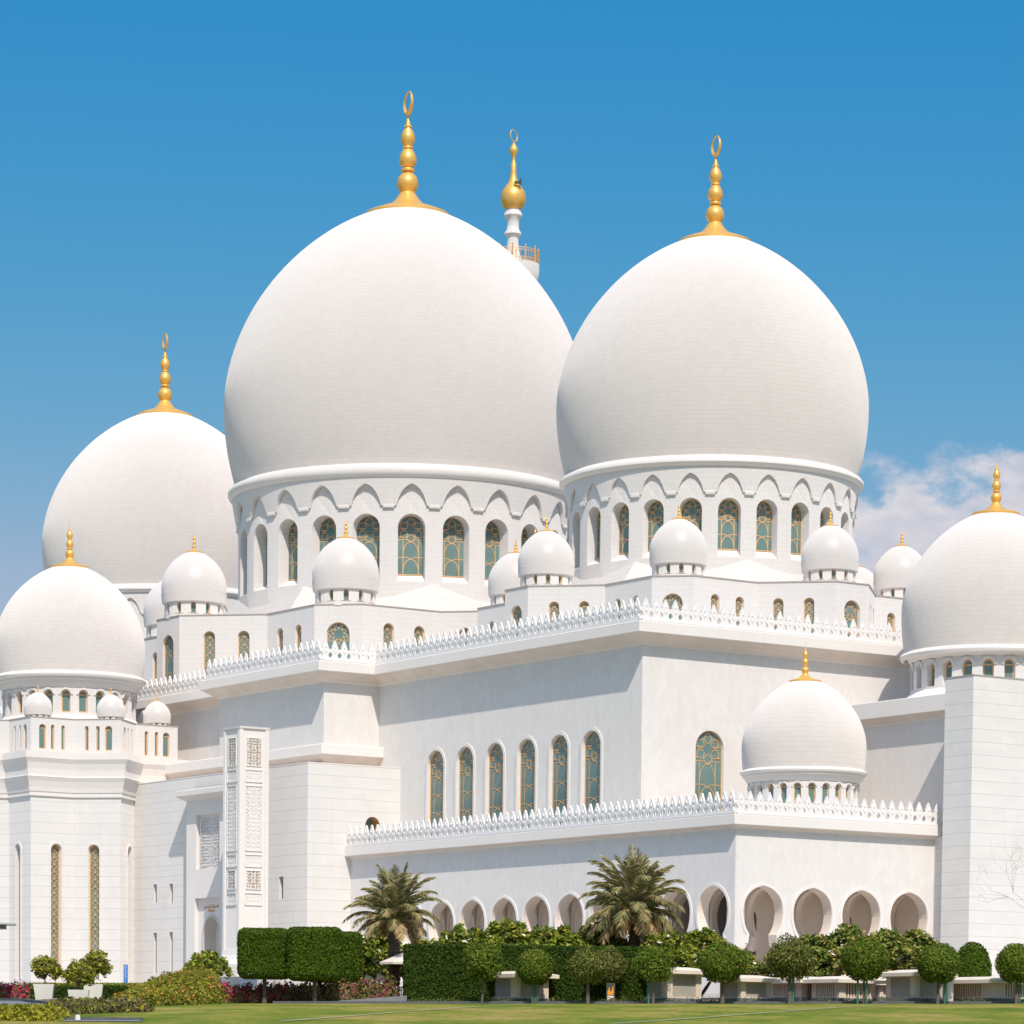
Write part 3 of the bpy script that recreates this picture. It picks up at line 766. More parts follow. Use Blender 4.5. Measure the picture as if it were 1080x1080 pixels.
wall(mb, (-30.3, PU0), (-31.05, PU0), 5, 20.6); wall(mb, (-31.05, PU1), (-30.3, PU1), 5, 20.6)
sweep(mb, [(-30.3, PU0), (-31.05, PU0), (-31.05, PU1), (-30.3, PU1)], [(0, 20.35), (.7, 20.75), (.72, 21.15), (0, 21.3)])
mb.face([(-30.72, 26.3, 14.9), (-30.72, 22.5, 14.9), (-30.72, 22.5, 19.2), (-30.72, 26.3, 19.2)])
hh = horseshoe(S_(24.25) - S_(26.5), 5.5, 7.2, 7.7, 9.5, 11.15, 1.32, 1.02, 1.15)
wall(mb, (-30.73, 26.5), (-30.73, 22.3), 5.2, 12.6, [hh], 1.1, 0, 2, trim=.14)
mb.face([(-29.66, 26.5, 5.2), (-29.66, 22.3, 5.2), (-29.66, 22.3, 12.6), (-29.66, 26.5, 12.6)], 1)
po = mb.build('portal', [m_plain, m_inner, m_lime], mosque)
q = MB(); scroll_panel(q, 3.3, 3.8, .25, .07, depth=.045, seed=3); q.build('carved_panel', m_carve, po, (-30.73, 24.4, 15.15), -PI / 2)
for txt, z_, sz in (('مصلى النساء', 11.85, .34), ('Women', 11.5, .3)):
    cu = bpy.data.curves.new('inscription', 'FONT'); cu.body = txt; cu.size = sz; cu.align_x = 'CENTER'; cu.extrude = .02
    ob = bpy.data.objects.new('inscription', cu); COL.objects.link(ob)
    dg = bpy.context.evaluated_depsgraph_get(); me = bpy.data.meshes.new_from_object(ob.evaluated_get(dg)); bpy.data.objects.remove(ob)
    o = bpy.data.objects.new('inscription', me); COL.objects.link(o); me.materials.append(m_lat); o.parent = po
    o.location = (-30.77, 24.25, z_); o.rotation_euler = (PI / 2, 0, -PI / 2)

# ---- mihrab tower (left): star plan, flaring cornice, turret with dome
BX, BY, BS = -32.9, 45.2, 6.75
body = star_line(BX, BY, BS); k = len(body); mb = MB(); tw = []
for i in range(k):
    p, q = body[i], body[(i + 1) % k]; P, d, n, L_ = seg_frame(p, q); holes = []
    if seen(p, q):
        s_ = L_ * (.42 if i % 2 else .58)
        if i == 5: s_ = None
        dp = .8 if n.x < -.95 else .42
        if s_ and n.y < .3: holes = [round_arch(s_, 6.2, .92, 17.2, 10)]; tw.append((P + d * s_, n, dp))
    wall(mb, p, q, 4, 21.05, holes, dp if holes else .4, trim=.16)
sweep(mb, body, [(0, 21.0), (.14, 21.05), (.14, 21.35), (.2, 21.4), (.26, 21.75), (.40, 22.25), (.56, 22.6), (.46, 22.64), (.46, 22.72), (.5, 23.2), (.62, 23.7), (.78, 24.02), (.8, 24.05), (.8, 24.6), (-.2, 24.66)], 1, closed=True)
tb = mb.build('tower', [m_course, m_plain], mosque)
for P, n, dp in tw: put_window(tb, 'scale', .92, 11.0, (P.x - n.x * dp, P.y - n.y * dp, 6.2), n, .066)
mb = MB(); tw = []
for i in range(k):
    p, q = body[i], body[(i + 1) % k]; P, d, n, L_ = seg_frame(p, q); holes = []
    if seen(p, q):
        f = (.26, .56, .84) if i % 2 else (.16, .44, .74)
        f = [(.27, .62), (.50, .32), (.74, .32)] if not i % 2 else [(.26, .32), (.50, .32), (.73, .62)]
        for fr, w in f:
            holes.append(round_arch(L_ * fr, 24.85, w, 26.85, 8)); tw.append((P + d * L_ * fr, n, w))
    wall(mb, p, q, 24.6, 27.35, holes, .22)
sweep(mb, body, [(0, 27.35), (.04, 27.35), (.04, 27.43), (-.4, 27.45)], 1, closed=True)
for t in tess([body]): mb.face([(x, y, 27.4) for x, y in t])
tt = mb.build('turret', [m_drum, m_cop], mosque)
for P, n, w in tw: put_window(tt, 'plain', w, 2.0, (P.x - n.x * .22, P.y - n.y * .22, 24.85), n, .085)
for j in range(8):
    a = math.radians(180 + 45 * j); small_dome(BX + 7.75 * math.cos(a), BY + 7.75 * math.sin(a), 27.2, 1.16, False, .2)
mid_dome(BX + .15, BY, 6.27, 34.0, 31.45, 29.98, 28.15, 27.3, False, .26, 'dome of the tower at the left edge')

# ---- right tower block with its dome
mb = MB()
EB = [(-7.3, -21.0), (-7.3, -39.3)]
wall(mb, EB[0], EB[1], 4, 24.0)
mb.box(-7.2, 22, -42, -21.4, 3.9, 24.2)
eb = mb.build('wall', m_dia, mosque)
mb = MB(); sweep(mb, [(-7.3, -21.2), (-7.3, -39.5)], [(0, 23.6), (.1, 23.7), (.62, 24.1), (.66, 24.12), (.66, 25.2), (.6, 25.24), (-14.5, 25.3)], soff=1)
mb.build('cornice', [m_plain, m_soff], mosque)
mb = MB()
mb.box(-10.0, 12.6, -42.24, -39.42, 3.5, 25.85)
mb.box(-10.03, 12.63, -42.27, -39.39, 25.85, 25.93, 1)
mb.box(-9.45, -8.0, -39.42, -37.0, 3.5, 15.4, 0)
mb.build('buttress', [m_course, m_cop], mosque)
mid_dome(1.3, -31.5, 6.5, 31.92, 28.95, 28.1, 26.4, 25.3, False, .26, 'dome of the tower at the right edge', rbase=6.6)

# ---- arcade round the corner, with horseshoe arches
AV, AU = -26.44, -37.95
PIT = 4.108; PITR = 4.17
def arch_at(c): return horseshoe(c, 7.42, 7.46, 8.4, 9.85, 11.57, 1.64, 1.13, 1.48)
def arcade_wall(mb, p, q, cs, z1, dep, m=0, mr=1, trim=.2, lo=True):
    """wall pierced by horseshoe arches whose feet open downwards; the ground storey below is carried on columns"""
    P, d, n, L_ = seg_frame(p, q); out = [(0, 7.42)]
    for c in cs:
        h = arch_at(c); pts = h[1:] + [h[0]]
        # counter-clockwise from right foot; walk the outline from left foot to right foot
        out += [(x, z) for x, z in pts[::-1]]
    out += [(L_, 7.42), (L_, z1), (0, z1)]
    def T(s_, z_, o): v_ = P + d * s_ + n * o; return (v_.x, v_.y, z_)
    for t in tess([out]):
        mb.face([T(*a, 0) for a in t], m, t); mb.face([T(*a, -dep) for a in t[::-1]], mr, t[::-1])
    for a, b in zip(out[:-3], out[1:-2]):
        mb.face([T(*b, 0), T(*b, -dep), T(*a, -dep), T(*a, 0)], mr)
    if trim:
        for c in cs:
            h = arch_at(c); pts = (h[1:] + [h[0]])[3:-3]
            o1 = offset_open(pts, -.02); o2 = offset_open(pts, -.02 - trim)
            for i in range(len(pts) - 1):
                mb.face([T(*o1[i], .06), T(*o2[i], .06), T(*o2[i + 1], .06), T(*o1[i + 1], .06)], 2)
                mb.face([T(*o2[i], .06), T(*o2[i], 0), T(*o2[i + 1], 0), T(*o2[i + 1], .06)], 2)
                mb.face([T(*o1[i], 0), T(*o1[i], .06), T(*o1[i + 1], .06), T(*o1[i + 1], 0)], 2)
uc = [1.35 - i * PIT for i in range(10)]                       # arch centres on the long side
vc = [-24.1 + i * PITR for i in range(4)]                      # arch centres on the short side
mb = MB()
arcade_wall(mb, (AV, 10.17), (AV, AU), [10.17 - u_ for u_ in [1.35 + PIT] + uc], 15.3, .85)
arcade_wall(mb, (AV, AU), (-9.2, AU), [v_ - AV for v_ in vc], 15.3, .85)
arc_w = mb.build('arcade', [m_dia, m_inner, m_plain], mosque)
# inner row, cross arches, ceiling
mb = MB()
IV, IU = AV + 4.2, AU + 4.2
arcade_wall(mb, (IV + .06, 10.17), (IV + .06, IU), [10.17 - u_ for u_ in [1.35 + PIT] + uc[:-1]], 13.5, .5, 1, 1, 0)
arcade_wall(mb, (IV, IU + .02), (-9.2, IU + .02), [v_ - IV for v_ in vc[1:]], 13.5, .5, 1, 1, 0)
for u_ in [c + PIT / 2 for c in uc[:-1]]:
    arcade_wall(mb, (AV + .85, u_ - .2), (IV, u_ - .2), [1.68], 13.5, .4, 1, 1, 0)
for v_ in [c + PITR / 2 for c in vc]:
    arcade_wall(mb, (v_ - .2, IU), (v_ - .2, AU + .85), [1.68], 13.5, .4, 1, 1, 0)
mb.face([(AV + .5, 10, 13.4), (AV + .5, AU + .5, 13.4), (-9.2, AU + .5, 13.4), (-9.2, -21.4, 13.4), (-22.05, -21.4, 13.4), (-22.05, 10, 13.4)], 1)
mb.build('arcade_vault', [m_inner, m_inner], mosque)
# porch wall behind the arches, floor
mb = MB()
mb.box(AV - .3, -7.4, AU - .3, -21.4, 3.2, 5.85, 0); mb.box(AV - .3, -22.05, -21.4, 10.1, 3.2, 5.85, 0)
mb.face([(-9.25, AU + .8, 5.8), (-9.25, -21.4, 5.8), (-9.25, -21.4, 15), (-9.25, AU + .8, 15)], 1)
mb.face([(IV + .1, IU + 1.1, 5.8), (-9.25, IU + 1.1, 5.8), (-9.25, IU + 1.1, 13.4), (IV + .1, IU + 1.1, 13.4)], 1)
mb.face([(-22.08, 10, 5.8), (-22.08, -21.2, 5.8), (-22.08, -21.2, 13.4), (-22.08, 10, 13.4)], 1)
mb.build('plinth', [m_plain, m_inner], mosque)
for vd in (-21.2, -17.4, -12.9):                             # tall arched doors in the back wall of the porch
    dm = MB()
    for t in tess([round_arch(0, 0, 1.5, 4.6, 10)]): dm.face([(x, 0, z) for x, z in t], 0)
    ribbon(dm, offset_open((lambda q: q[1:] + [q[0]])(round_arch(0, 0, 1.5, 4.6, 10)), .02), .14, 0, -.06, 1)
    dm.build('door', [m_slot, m_plain], mosque, (vd, IU + 1.06, 5.86), 0)
# columns with gilded palm capitals
mc = MB(); mc.lathe([(.36, 5.85), (.36, 6.02), (.30, 6.08), (.27, 6.2), (.25, 6.75)], 16)
col_me = mc.build('column', m_plain, smooth=True, weld=True).data
mc = MB(); mc.lathe([(.26, 6.55), (.34, 6.62), (.30, 6.7), (.40, 6.85), (.50, 7.05), (.52, 7.2), (.46, 7.3), (.55, 7.42)], 16)
cap_me = mc.build('capital', m_gold, smooth=True, weld=True).data
for o in list(bpy.data.objects):
    if o.data in (col_me, cap_me): bpy.data.objects.remove(o)
def column(x, y):
    c = bpy.data.objects.new('column', col_me); COL.objects.link(c); c.parent = mosque; c.location = (x, y, 0)
    k = bpy.data.objects.new('capital', cap_me); COL.objects.link(k); k.parent = c
cols = [(AV + .42, u_ + PIT / 2) for u_ in uc] + [(AV + .42, AU + .42)] + [(v_ + PITR / 2, AU + .42) for v_ in vc[:-1]]
for c in cols: column(*c)
for u_ in uc[:-1]: column(IV - .2, u_ + PIT / 2)
for v_ in vc[1:-1]: column(v_ + PITR / 2, IU + .2)
# cornice, roof and parapet of the arcade
AL = [(AV, 10.17), (AV, AU), (-9.1, AU)]
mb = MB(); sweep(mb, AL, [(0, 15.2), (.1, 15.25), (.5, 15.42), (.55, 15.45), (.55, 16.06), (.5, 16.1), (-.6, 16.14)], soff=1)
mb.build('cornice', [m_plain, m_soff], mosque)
mb = MB(); mb.face([(AV - .3, 10.1, 16.1), (AV - .3, AU - .3, 16.1), (-7.4, AU - .3, 16.1), (-7.4, -21.4, 16.1), (-22.05, -21.4, 16.1), (-22.05, 10.1, 16.1)])
mb.build('roof', m_roof, mosque)
PL2 = offset_line(AL, .3)
for a, b in ((0, 1), (1, 2)):
    mb = MB(); crenels(mb, [PL2[a], PL2[b]], 16.15, .80, 1.5); coping(mb, [PL2[a], PL2[b]], 16.17)
    mb.build('parapet', m_carve, mosque)
mid_dome(-14.65, -30.2, 4.28, 21.6, 19.98, 18.95, 17.55, 16.1, False, .262, 'small dome on the arcade roof in front of the right tower')

# ================================================================== MINARET behind
mn = empty('minaret', (-1.2, 406, 4)); tag(mn, 'slender white minaret rising behind the largest dome, with gilded bulb and railed balcony', 'minaret')
mb = MB()
mb.lathe([(3.2, 0), (3.2, 60), (2.3, 60.4), (2.1, 80), (2.2, 84), (2.5, 84.9), (2.95, 86.2), (3.1, 87.2), (3.1, 88.0), (1.1, 88.05), (.98, 88.8), (.72, 89.8), (.64, 90.6), (.66, 91.2), (.98, 91.5), (.95, 91.7), (.72, 92.0), (.66, 92.6), (.74, 93.2), (1.05, 93.6), (1.02, 93.85), (.85, 94.15), (.8, 94.35)], 40)
mb.build('shaft', m_plain, mn, smooth=True, weld=True)
mb = MB(); Z = 94.3
mb.lathe([(.8, Z), (1.15, Z + .3), (1.42, Z + .8), (1.5, Z + 1.4), (1.38, Z + 2.0), (1.0, Z + 2.55), (.65, Z + 3.0), (.45, Z + 3.5), (.34, Z + 4.2), (.33, Z + 5.2), (.2, Z + 5.5), (.2, Z + 6.0), (.3, Z + 6.2), (.5, Z + 6.6), (.5, Z + 6.9), (.3, Z + 7.3), (.12, Z + 7.5), (.03, Z + 7.75)], 28)
pts = [(.72 * math.cos(-PI / 2 + 2 * PI * i / 24) * .55, .72 * math.cos(-PI / 2 + 2 * PI * i / 24) * .8, Z + 8.42 + .66 * math.sin(-PI / 2 + 2 * PI * i / 24)) for i in range(25)]
mb.tube(pts, [.05 + .04 * (1 - math.sin(-PI / 2 + 2 * PI * i / 24)) / 2 for i in range(25)], 6)
mb.build('finial', m_gold, mn, smooth=True, weld=True)
mb = MB()
for i in range(12):
    a = 2 * PI * i / 12; mb.tube([(2.98 * math.cos(a), 2.98 * math.sin(a), 88), (2.98 * math.cos(a), 2.98 * math.sin(a), 89.9)], .09, 6)
for zz in (88.1, 88.4, 89.2, 89.45):
    mb.tube([(2.98 * math.cos(2 * PI * i / 36), 2.98 * math.sin(2 * PI * i / 36), zz) for i in range(37)], .05, 4)
for i in range(72):
    a = 2 * PI * i / 72; b = a + (.09 if i % 2 else -.09)
    mb.tube([(2.98 * math.cos(a), 2.98 * math.sin(a), 88.1), (2.98 * math.cos(b), 2.98 * math.sin(b), 89.4)], .03, 3)
mb.build('railing', m_lat, mn)
mb = MB(); mb.box(.1, .75, -1.35, -1.05, 97.0, 97.25); mb.box(.7, .95, -1.5, -1.0, 96.9, 97.5); mb.build('floodlight', m_dark, mn)

# ================================================================== CARVED COLUMN in front of the left wing
cc = empty('carved_light_column', (0, 0, 0)); 
base = mosque.matrix_basis @ Vector((-33.72, 13.62, 6.1))
cc.location = base; cc.rotation_euler = (0, 0, math.radians(34.1))
tag(cc, 'tall square white column with pierced and carved arabesque panels, standing before the left wing', 'column')
mb = MB(); h = 1.27; T = 18.75
mb.obox((0, 0), (1, 0), 0, h - .09, h - .09, .9, T)
for sx in (-1, 1):
    for sy in (-1, 1):
        mb.box(sx * h - (.3 if sx > 0 else 0), sx * h + (.3 if sx < 0 else 0), sy * h - (.3 if sy > 0 else 0), sy * h + (.3 if sy < 0 else 0), .9, T - .01)
mb.build('shaft', m_plain, cc)
mb = MB()
mb.obox((0, 0), (1, 0), 0, h + .32, h + .32, 0, .95); 
sweep(mb, [(-h, h), (-h, -h), (h, -h), (h, h)], [(.3, .95), (.12, 1.3), (.03, 1.7), (0, 2.1), (-.25, 2.12)], closed=True)
mb.build('base', m_plain, cc)
mb = MB(); mb.obox((0, 0), (1, 0), 0, h + .04, h + .04, T - .012, T + .14); mb.build('cap', m_lime, cc)
zs_ = T - .55; k = 0
for hgt, kind in ((2.4, 'p'), (1.2, 's'), (5.2, 's'), (1.2, 's'), (1.7, 'p'), (1.2, 's'), (4.0, 's')):
    if zs_ - hgt < 1.6: break
    for ang, lx, ly in ((0, 0, -(h - .088)), (-PI / 2, -(h - .088), 0)):
        mb = MB(); w = 1.25 if kind == 'p' else 1.45
        hh_ = hgt - .3
        if kind == 'p':
            mb.face([(-w / 2, -.004, 0), (w / 2, -.004, 0), (w / 2, -.004, hh_), (-w / 2, -.004, hh_)], 1)
            scroll_panel(mb, w, hh_, .21, .07, 0, .045, seed=k)
        else:
            scroll_panel(mb, w, hh_, .30, .055, 0, .03, seed=k)
        fr_ = [(-w / 2, 0), (w / 2, 0), (w / 2, hh_), (-w / 2, hh_), (-w / 2, 0)]
        for a_, b_ in zip(fr_[:-1], fr_[1:]): ribbon(mb, [a_, b_], .05, 0, -.06 - .001 * k, 0)
        mb.build('carved_panel', [m_carve, m_backing], cc, (lx, ly, zs_ - hgt + .15), ang); k += 1
    zs_ -= hgt
exec_marker = True
#@@LAND
# ================================================================== GROUND
def bearing(px): return -0.14950 + 0.0002751 * px
def at(px, Y): return (Y * bearing(px), Y)
def gz(X, Y):
    t = 0.0105 * X * min(1.0, max(0.0, Y) / 190.0)
    t = max(-3.0, min(3.0, t))
    if Y < 190: z = -1.6 + 0.02489 * Y
    elif Y < 285: z = 3.129 + 0.0335 * (Y - 190)
    else: z = 3.129 + 0.0335 * 95
    return z + t * (1 if Y < 285 else max(0, 1 - (Y - 285) / 100))
def sheet(name, ys, xf, m, lift, label=None, nx=24):
    mb = MB()
    for a, b in zip(ys[:-1], ys[1:]):
        xa, xb = xf(a), xf(b)
        for i in range(nx):
            t0, t1 = i / nx, (i + 1) / nx
            P = [(xa[0] + (xa[1] - xa[0]) * t0, a), (xa[0] + (xa[1] - xa[0]) * t1, a), (xb[0] + (xb[1] - xb[0]) * t1, b), (xb[0] + (xb[1] - xb[0]) * t0, b)]
            mb.face([(x, y, gz(x, y) + lift) for x, y in P])
    o = mb.build(name, m, smooth=False, weld=True); tag(o, kind='structure')
    if label: o['label'] = label
    return o
m_lawn = mat('lawn_grass', (0.125, 0.150, 0.030), 0.9, spec=0.1)
def lawn_nodes(m):
    t = m.node_tree; b = t.nodes['Principled BSDF']; tc_ = t.nodes.new('ShaderNodeTexCoord')
    def nz_(scale, sy, det=6):
        mp = t.nodes.new('ShaderNodeMapping'); mp.inputs['Scale'].default_value = (1, sy, 1); t.links.new(tc_.outputs['Object'], mp.inputs[0])
        n = t.nodes.new('ShaderNodeTexNoise'); n.inputs['Scale'].default_value = scale; n.inputs['Detail'].default_value = det; n.inputs['Roughness'].default_value = .65
        t.links.new(mp.outputs[0], n.inputs['Vector']); return n.outputs[0]
    def ramp(v, stops):
        r = t.nodes.new('ShaderNodeValToRGB'); e = r.color_ramp.elements
        while len(e) < len(stops): e.new(.5)
        for i, (p, c) in enumerate(stops): e[i].position = p; e[i].color = (*c, 1)
        t.links.new(v, r.inputs[0]); return r.outputs[0]
    big = ramp(nz_(.26, .30), [(.34, (0.10, 0.155, 0.013)), (.46, (0.165, 0.20, 0.022)), (.55, (0.26, 0.245, 0.045)), (.66, (0.36, 0.26, 0.09))])
    fine = ramp(nz_(3.2, .35, 9), [(.33, (.62, .68, .55)), (.67, (1.28, 1.22, 1.2))])
    mx = t.nodes.new('ShaderNodeMixRGB'); mx.blend_type = 'MULTIPLY'; mx.inputs[0].default_value = 1
    t.links.new(big, mx.inputs[1]); t.links.new(fine, mx.inputs[2]); t.links.new(mx.outputs[0], b.inputs['Base Color'])
    bp = t.nodes.new('ShaderNodeBump'); bp.inputs['Strength'].default_value = .6; bp.inputs['Distance'].default_value = .08
    t.links.new(nz_(9, .6, 3), bp.inputs['Height']); t.links.new(bp.outputs[0], b.inputs['Normal'])
lawn_nodes(m_lawn)
m_soil = mat('bed_soil', (0.16, 0.105, 0.07), 0.95, var=.6, vscale=1.5)
m_pave = mat('plaza_stone', (0.45, 0.42, 0.38), 0.8, var=.4, vscale=.3)
m_asph = mat('grey_paving', (0.17, 0.175, 0.185), 0.85, var=.5, vscale=1.2, col2=(.22, .22, .22))
m_kerb = mat('dark_kerb', (0.085, 0.09, 0.10), 0.8, var=.5, vscale=3, col2=(.16, .16, .17))
m_pale = mat('pale_edging', (0.42, 0.41, 0.33), 0.8, var=.5, vscale=2)

ys_ = [-60, 0, 60, 90, 110, 120, 130, 140, 150, 160, 170, 180, 187, 190, 197, 205, 220, 240, 262, 285, 310, 345, 385, 600, 1200, 2500, 6000]
ground = sheet('ground', ys_, lambda y: (-900 - y * .6, 900 + y * .6), m_lawn, 0, nx=90)
sheet('plaza', [204, 220, 240, 262, 285, 310, 345, 385, 420], lambda y: (-110, 130), m_pave, .012, nx=40)
sheet('planting_bed', [187.4, 190, 197, 204], lambda y: (y * bearing(285), y * bearing(1120)), m_soil, .006, nx=60)
sheet('road', [158, 164, 170, 180, 190, 197], lambda y: (y * bearing(-60), y * bearing({158: 44, 164: 50, 170: 55, 180: 58, 190: 48, 197: 30}[y])), m_asph, .02)
sheet('pavement', [111.5, 113, 115], lambda y: (y * bearing(61), y * bearing({111.5: 152, 113: 150, 115: 146}[y])), m_asph, .02)
def kerb(name, pts, w, h, m, lab, cat, kind=None):
    mb = MB()
    for (a, b) in zip(pts[:-1], pts[1:]):
        d = Vector(b) - Vector(a); n = Vector((-d.y, d.x)).normalized() * w / 2
        q = [Vector(a) - n, Vector(b) - n, Vector(b) + n, Vector(a) + n]
        lo = [(p.x, p.y, gz(p.x, p.y) - .15) for p in q]; hi = [(p.x, p.y, gz(p.x, p.y) + h) for p in q]
        mb.face(hi)
        for i in range(4): j = (i + 1) % 4; mb.face([lo[i], lo[j], hi[j], hi[i]])
    o = mb.build(name, m)
    if kind: tag(o, kind=kind)
    else: tag(o, lab, cat)
    return o
kerb('lawn_edging', [at(p, 187.2) for p in range(288, 1141, 40)], .35, .13, m_kerb, '', '', 'structure')
kerb('road_edging', [at(p, y) for p, y in ((62, 165), (52, 182), (25, 196), (-20, 200))], .3, .14, m_kerb, '', '', 'structure')
kerb('pavement_edging', [at(p, y) for p, y in ((62, 114.6), (100, 115.3), (150, 115.2))], .25, .1, m_kerb, '', '', 'structure')
for pts in ([(648, 111), (700, 119), (740, 127), (800, 141), (860, 158), (905, 172), (936, 180)], [(296, 112.5), (380, 131), (430, 145), (505, 168), (560, 180)]):
    sheetpts = [at(*q) for q in pts]; mb = MB()
    for a, b in zip(sheetpts[:-1], sheetpts[1:]):
        d = Vector(b) - Vector(a); n = Vector((-d.y, d.x)).normalized() * .09
        mb.face([(p.x, p.y, gz(p.x, p.y) + .035) for p in (Vector(a) - n, Vector(b) - n, Vector(b) + n, Vector(a) + n)])
    tag(mb.build('garden_path_edge', m_pale), kind='structure')

# ================================================================== FOLIAGE
rng = np.random.default_rng(11)
def leaf_mesh(C, Nrm, size, name, mats, aspect=1.6, core=None, midx=None, jitter=.55, matpick=None):
    """many small four-sided leaves at points C facing roughly along Nrm; core = closed inner mass (verts, faces)"""
    n = len(C); C = np.asarray(C, float)
    Nr = np.asarray(Nrm, float) + rng.normal(0, jitter, (n, 3)); Nr /= np.linalg.norm(Nr, axis=1)[:, None] + 1e-9
    R_ = rng.normal(0, 1, (n, 3)); T1 = np.cross(Nr, R_); T1 /= np.linalg.norm(T1, axis=1)[:, None] + 1e-9; T2 = np.cross(Nr, T1)
    s = size * rng.uniform(.65, 1.3, n)[:, None]
    A = T1 * s * aspect / 2; B = T2 * s / 2
    V = np.stack([C - A, C - B * 1.0 + A * .1, C + A, C + B * 1.0 + A * .1], 1).reshape(-1, 3)
    F = np.arange(n * 4).reshape(n, 4)
    mi = np.zeros(n, int) if matpick is None else matpick
    vv = V.tolist(); ff = F.tolist(); mi = list(mi)
    if core:
        b = len(vv); vv += [tuple(p) for p in core[0]]; ff += [[i + b for i in f] for f in core[1]]; mi += [0] * len(core[1])
    me = bpy.data.meshes.new(name); me.from_pydata(vv, [], ff)
    for m in (mats if isinstance(mats, list) else [mats]): me.materials.append(m)
    me.polygons.foreach_set('material_index', mi); me.update()
    return me
def ellipsoid(c, r, n=10, m=14, rough=.06):
    V = []; F = []
    for i in range(n + 1):
        for j in range(m):
            a = PI * i / n; b = 2 * PI * j / m; k = 1 + random.uniform(-rough, rough)
            V.append((c[0] + r[0] * math.sin(a) * math.cos(b) * k, c[1] + r[1] * math.sin(a) * math.sin(b) * k, c[2] + r[2] * math.cos(a) * k))
    for i in range(n):
        for j in range(m): F.append([i * m + j, (i + 1) * m + j, (i + 1) * m + (j + 1) % m, i * m + (j + 1) % m])
    return V, F
def merge(cores):
    V = []; F = []
    for v, f in cores: b = len(V); V += list(v); F += [[i + b for i in q] for q in f]
    return V, F
def G(name, stops, rough=.75, tr=.25, spec=.12): return mat(name, stops[0][1], rough, island=stops, trans=tr, spec=spec)
g_hedge = G('hedge_leaves', [(0, (.022, .050, .006)), (.5, (.045, .085, .010)), (.85, (.080, .125, .016)), (1, (.12, .15, .03))])
g_clip = G('clipped_fig_leaves', [(0, (.035, .070, .005)), (.5, (.075, .125, .010)), (.9, (.115, .175, .014)), (1, (.16, .21, .03))])
g_ball = G('topiary_leaves', [(0, (0.051, 0.095, 0.011)), (0.45, (0.108, 0.175, 0.017)), (0.8, (0.184, 0.242, 0.028)), (1, (0.329, 0.253, 0.052))])
g_ballo = G('olive_topiary_leaves', [(0, (0.063, 0.083, 0.016)), (0.45, (0.132, 0.155, 0.029)), (0.8, (0.207, 0.218, 0.046)), (1, (0.322, 0.276, 0.103))])
g_fran = G('frangipani_leaves', [(0, (0.06, 0.108, 0.014)), (0.35, (0.156, 0.216, 0.026)), (0.7, (0.3, 0.336, 0.042)), (0.9, (0.48, 0.456, 0.06)), (1, (0.504, 0.336, 0.084))], tr=.35)
g_shrub = G('lantana_leaves', [(0, (0.081, 0.115, 0.016)), (0.4, (0.189, 0.216, 0.027)), (0.8, (0.338, 0.317, 0.047)), (1, (0.419, 0.297, 0.081))], tr=.3)
g_yel = G('golden_shrub_leaves', [(0, (0.153, 0.162, 0.02)), (0.5, (0.323, 0.306, 0.031)), (1, (0.561, 0.476, 0.051))], tr=.3)
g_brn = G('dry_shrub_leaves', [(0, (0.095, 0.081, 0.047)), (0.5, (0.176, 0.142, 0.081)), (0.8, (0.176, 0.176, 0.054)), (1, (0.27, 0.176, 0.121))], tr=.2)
g_plant = G('young_tree_leaves', [(0, (0.13, 0.156, 0.023)), (0.5, (0.312, 0.325, 0.046)), (1, (0.585, 0.52, 0.091))], tr=.35)
g_frond = G('palm_leaflets', [(0, (0.144, 0.161, 0.055)), (0.5, (0.288, 0.287, 0.121)), (0.85, (0.456, 0.402, 0.198)), (1, (0.6, 0.46, 0.242))], tr=.2)
g_frondd = G('dry_palm_leaflets', [(0, (0.33, 0.221, 0.09)), (0.6, (0.528, 0.378, 0.17)), (1, (0.638, 0.483, 0.26))], tr=.2)
f_white = mat('white_blossom', (.80, .78, .70), .6); f_red = G('magenta_bracts', [(0, (.42, .03, .07)), (.6, (.66, .06, .15)), (1, (.75, .12, .25))])
f_or = mat('orange_blossom', (.72, .17, .04), .6)
m_bark = mat('grey_bark', (.15, .12, .095), .9, var=.6, vscale=5, bump=.5, bscale=14)
m_barkp = mat('pale_bark', (.70, .65, .58), .9, var=.5, vscale=5)
m_palmb = mat('palm_bark', (.17, .115, .075), .95, var=.7, vscale=4, col2=(.08, .05, .035), bump=.8, bscale=9)

def sphere_pts(n, c, r, lo=.80, hi=1.03, zmin=-1.0, lump=.0, seed=0):
    d = rng.normal(0, 1, (n * 2, 3)); d /= np.linalg.norm(d, axis=1)[:, None]; d = d[d[:, 2] > zmin][:n]
    ph = rng.uniform(0, 6.28, 6)
    l = 1 + lump * (np.sin(d[:, 0] * 4 + ph[0]) * np.sin(d[:, 2] * 4.5 + ph[1]) + .7 * np.sin(d[:, 1] * 7 + ph[2]) * np.sin(d[:, 2] * 8 + d[:, 0] * 5 + ph[3]))
    k = rng.uniform(lo, hi, len(d)) * l
    return np.asarray(c) + d * np.asarray(r) * k[:, None], d
def place_thing(o, px, Y, rz=0.0, dz=0.0):
    X, Y = at(px, Y); o.location = (X, Y, gz(X, Y) + dz); o.rotation_euler = (0, 0, rz); return o

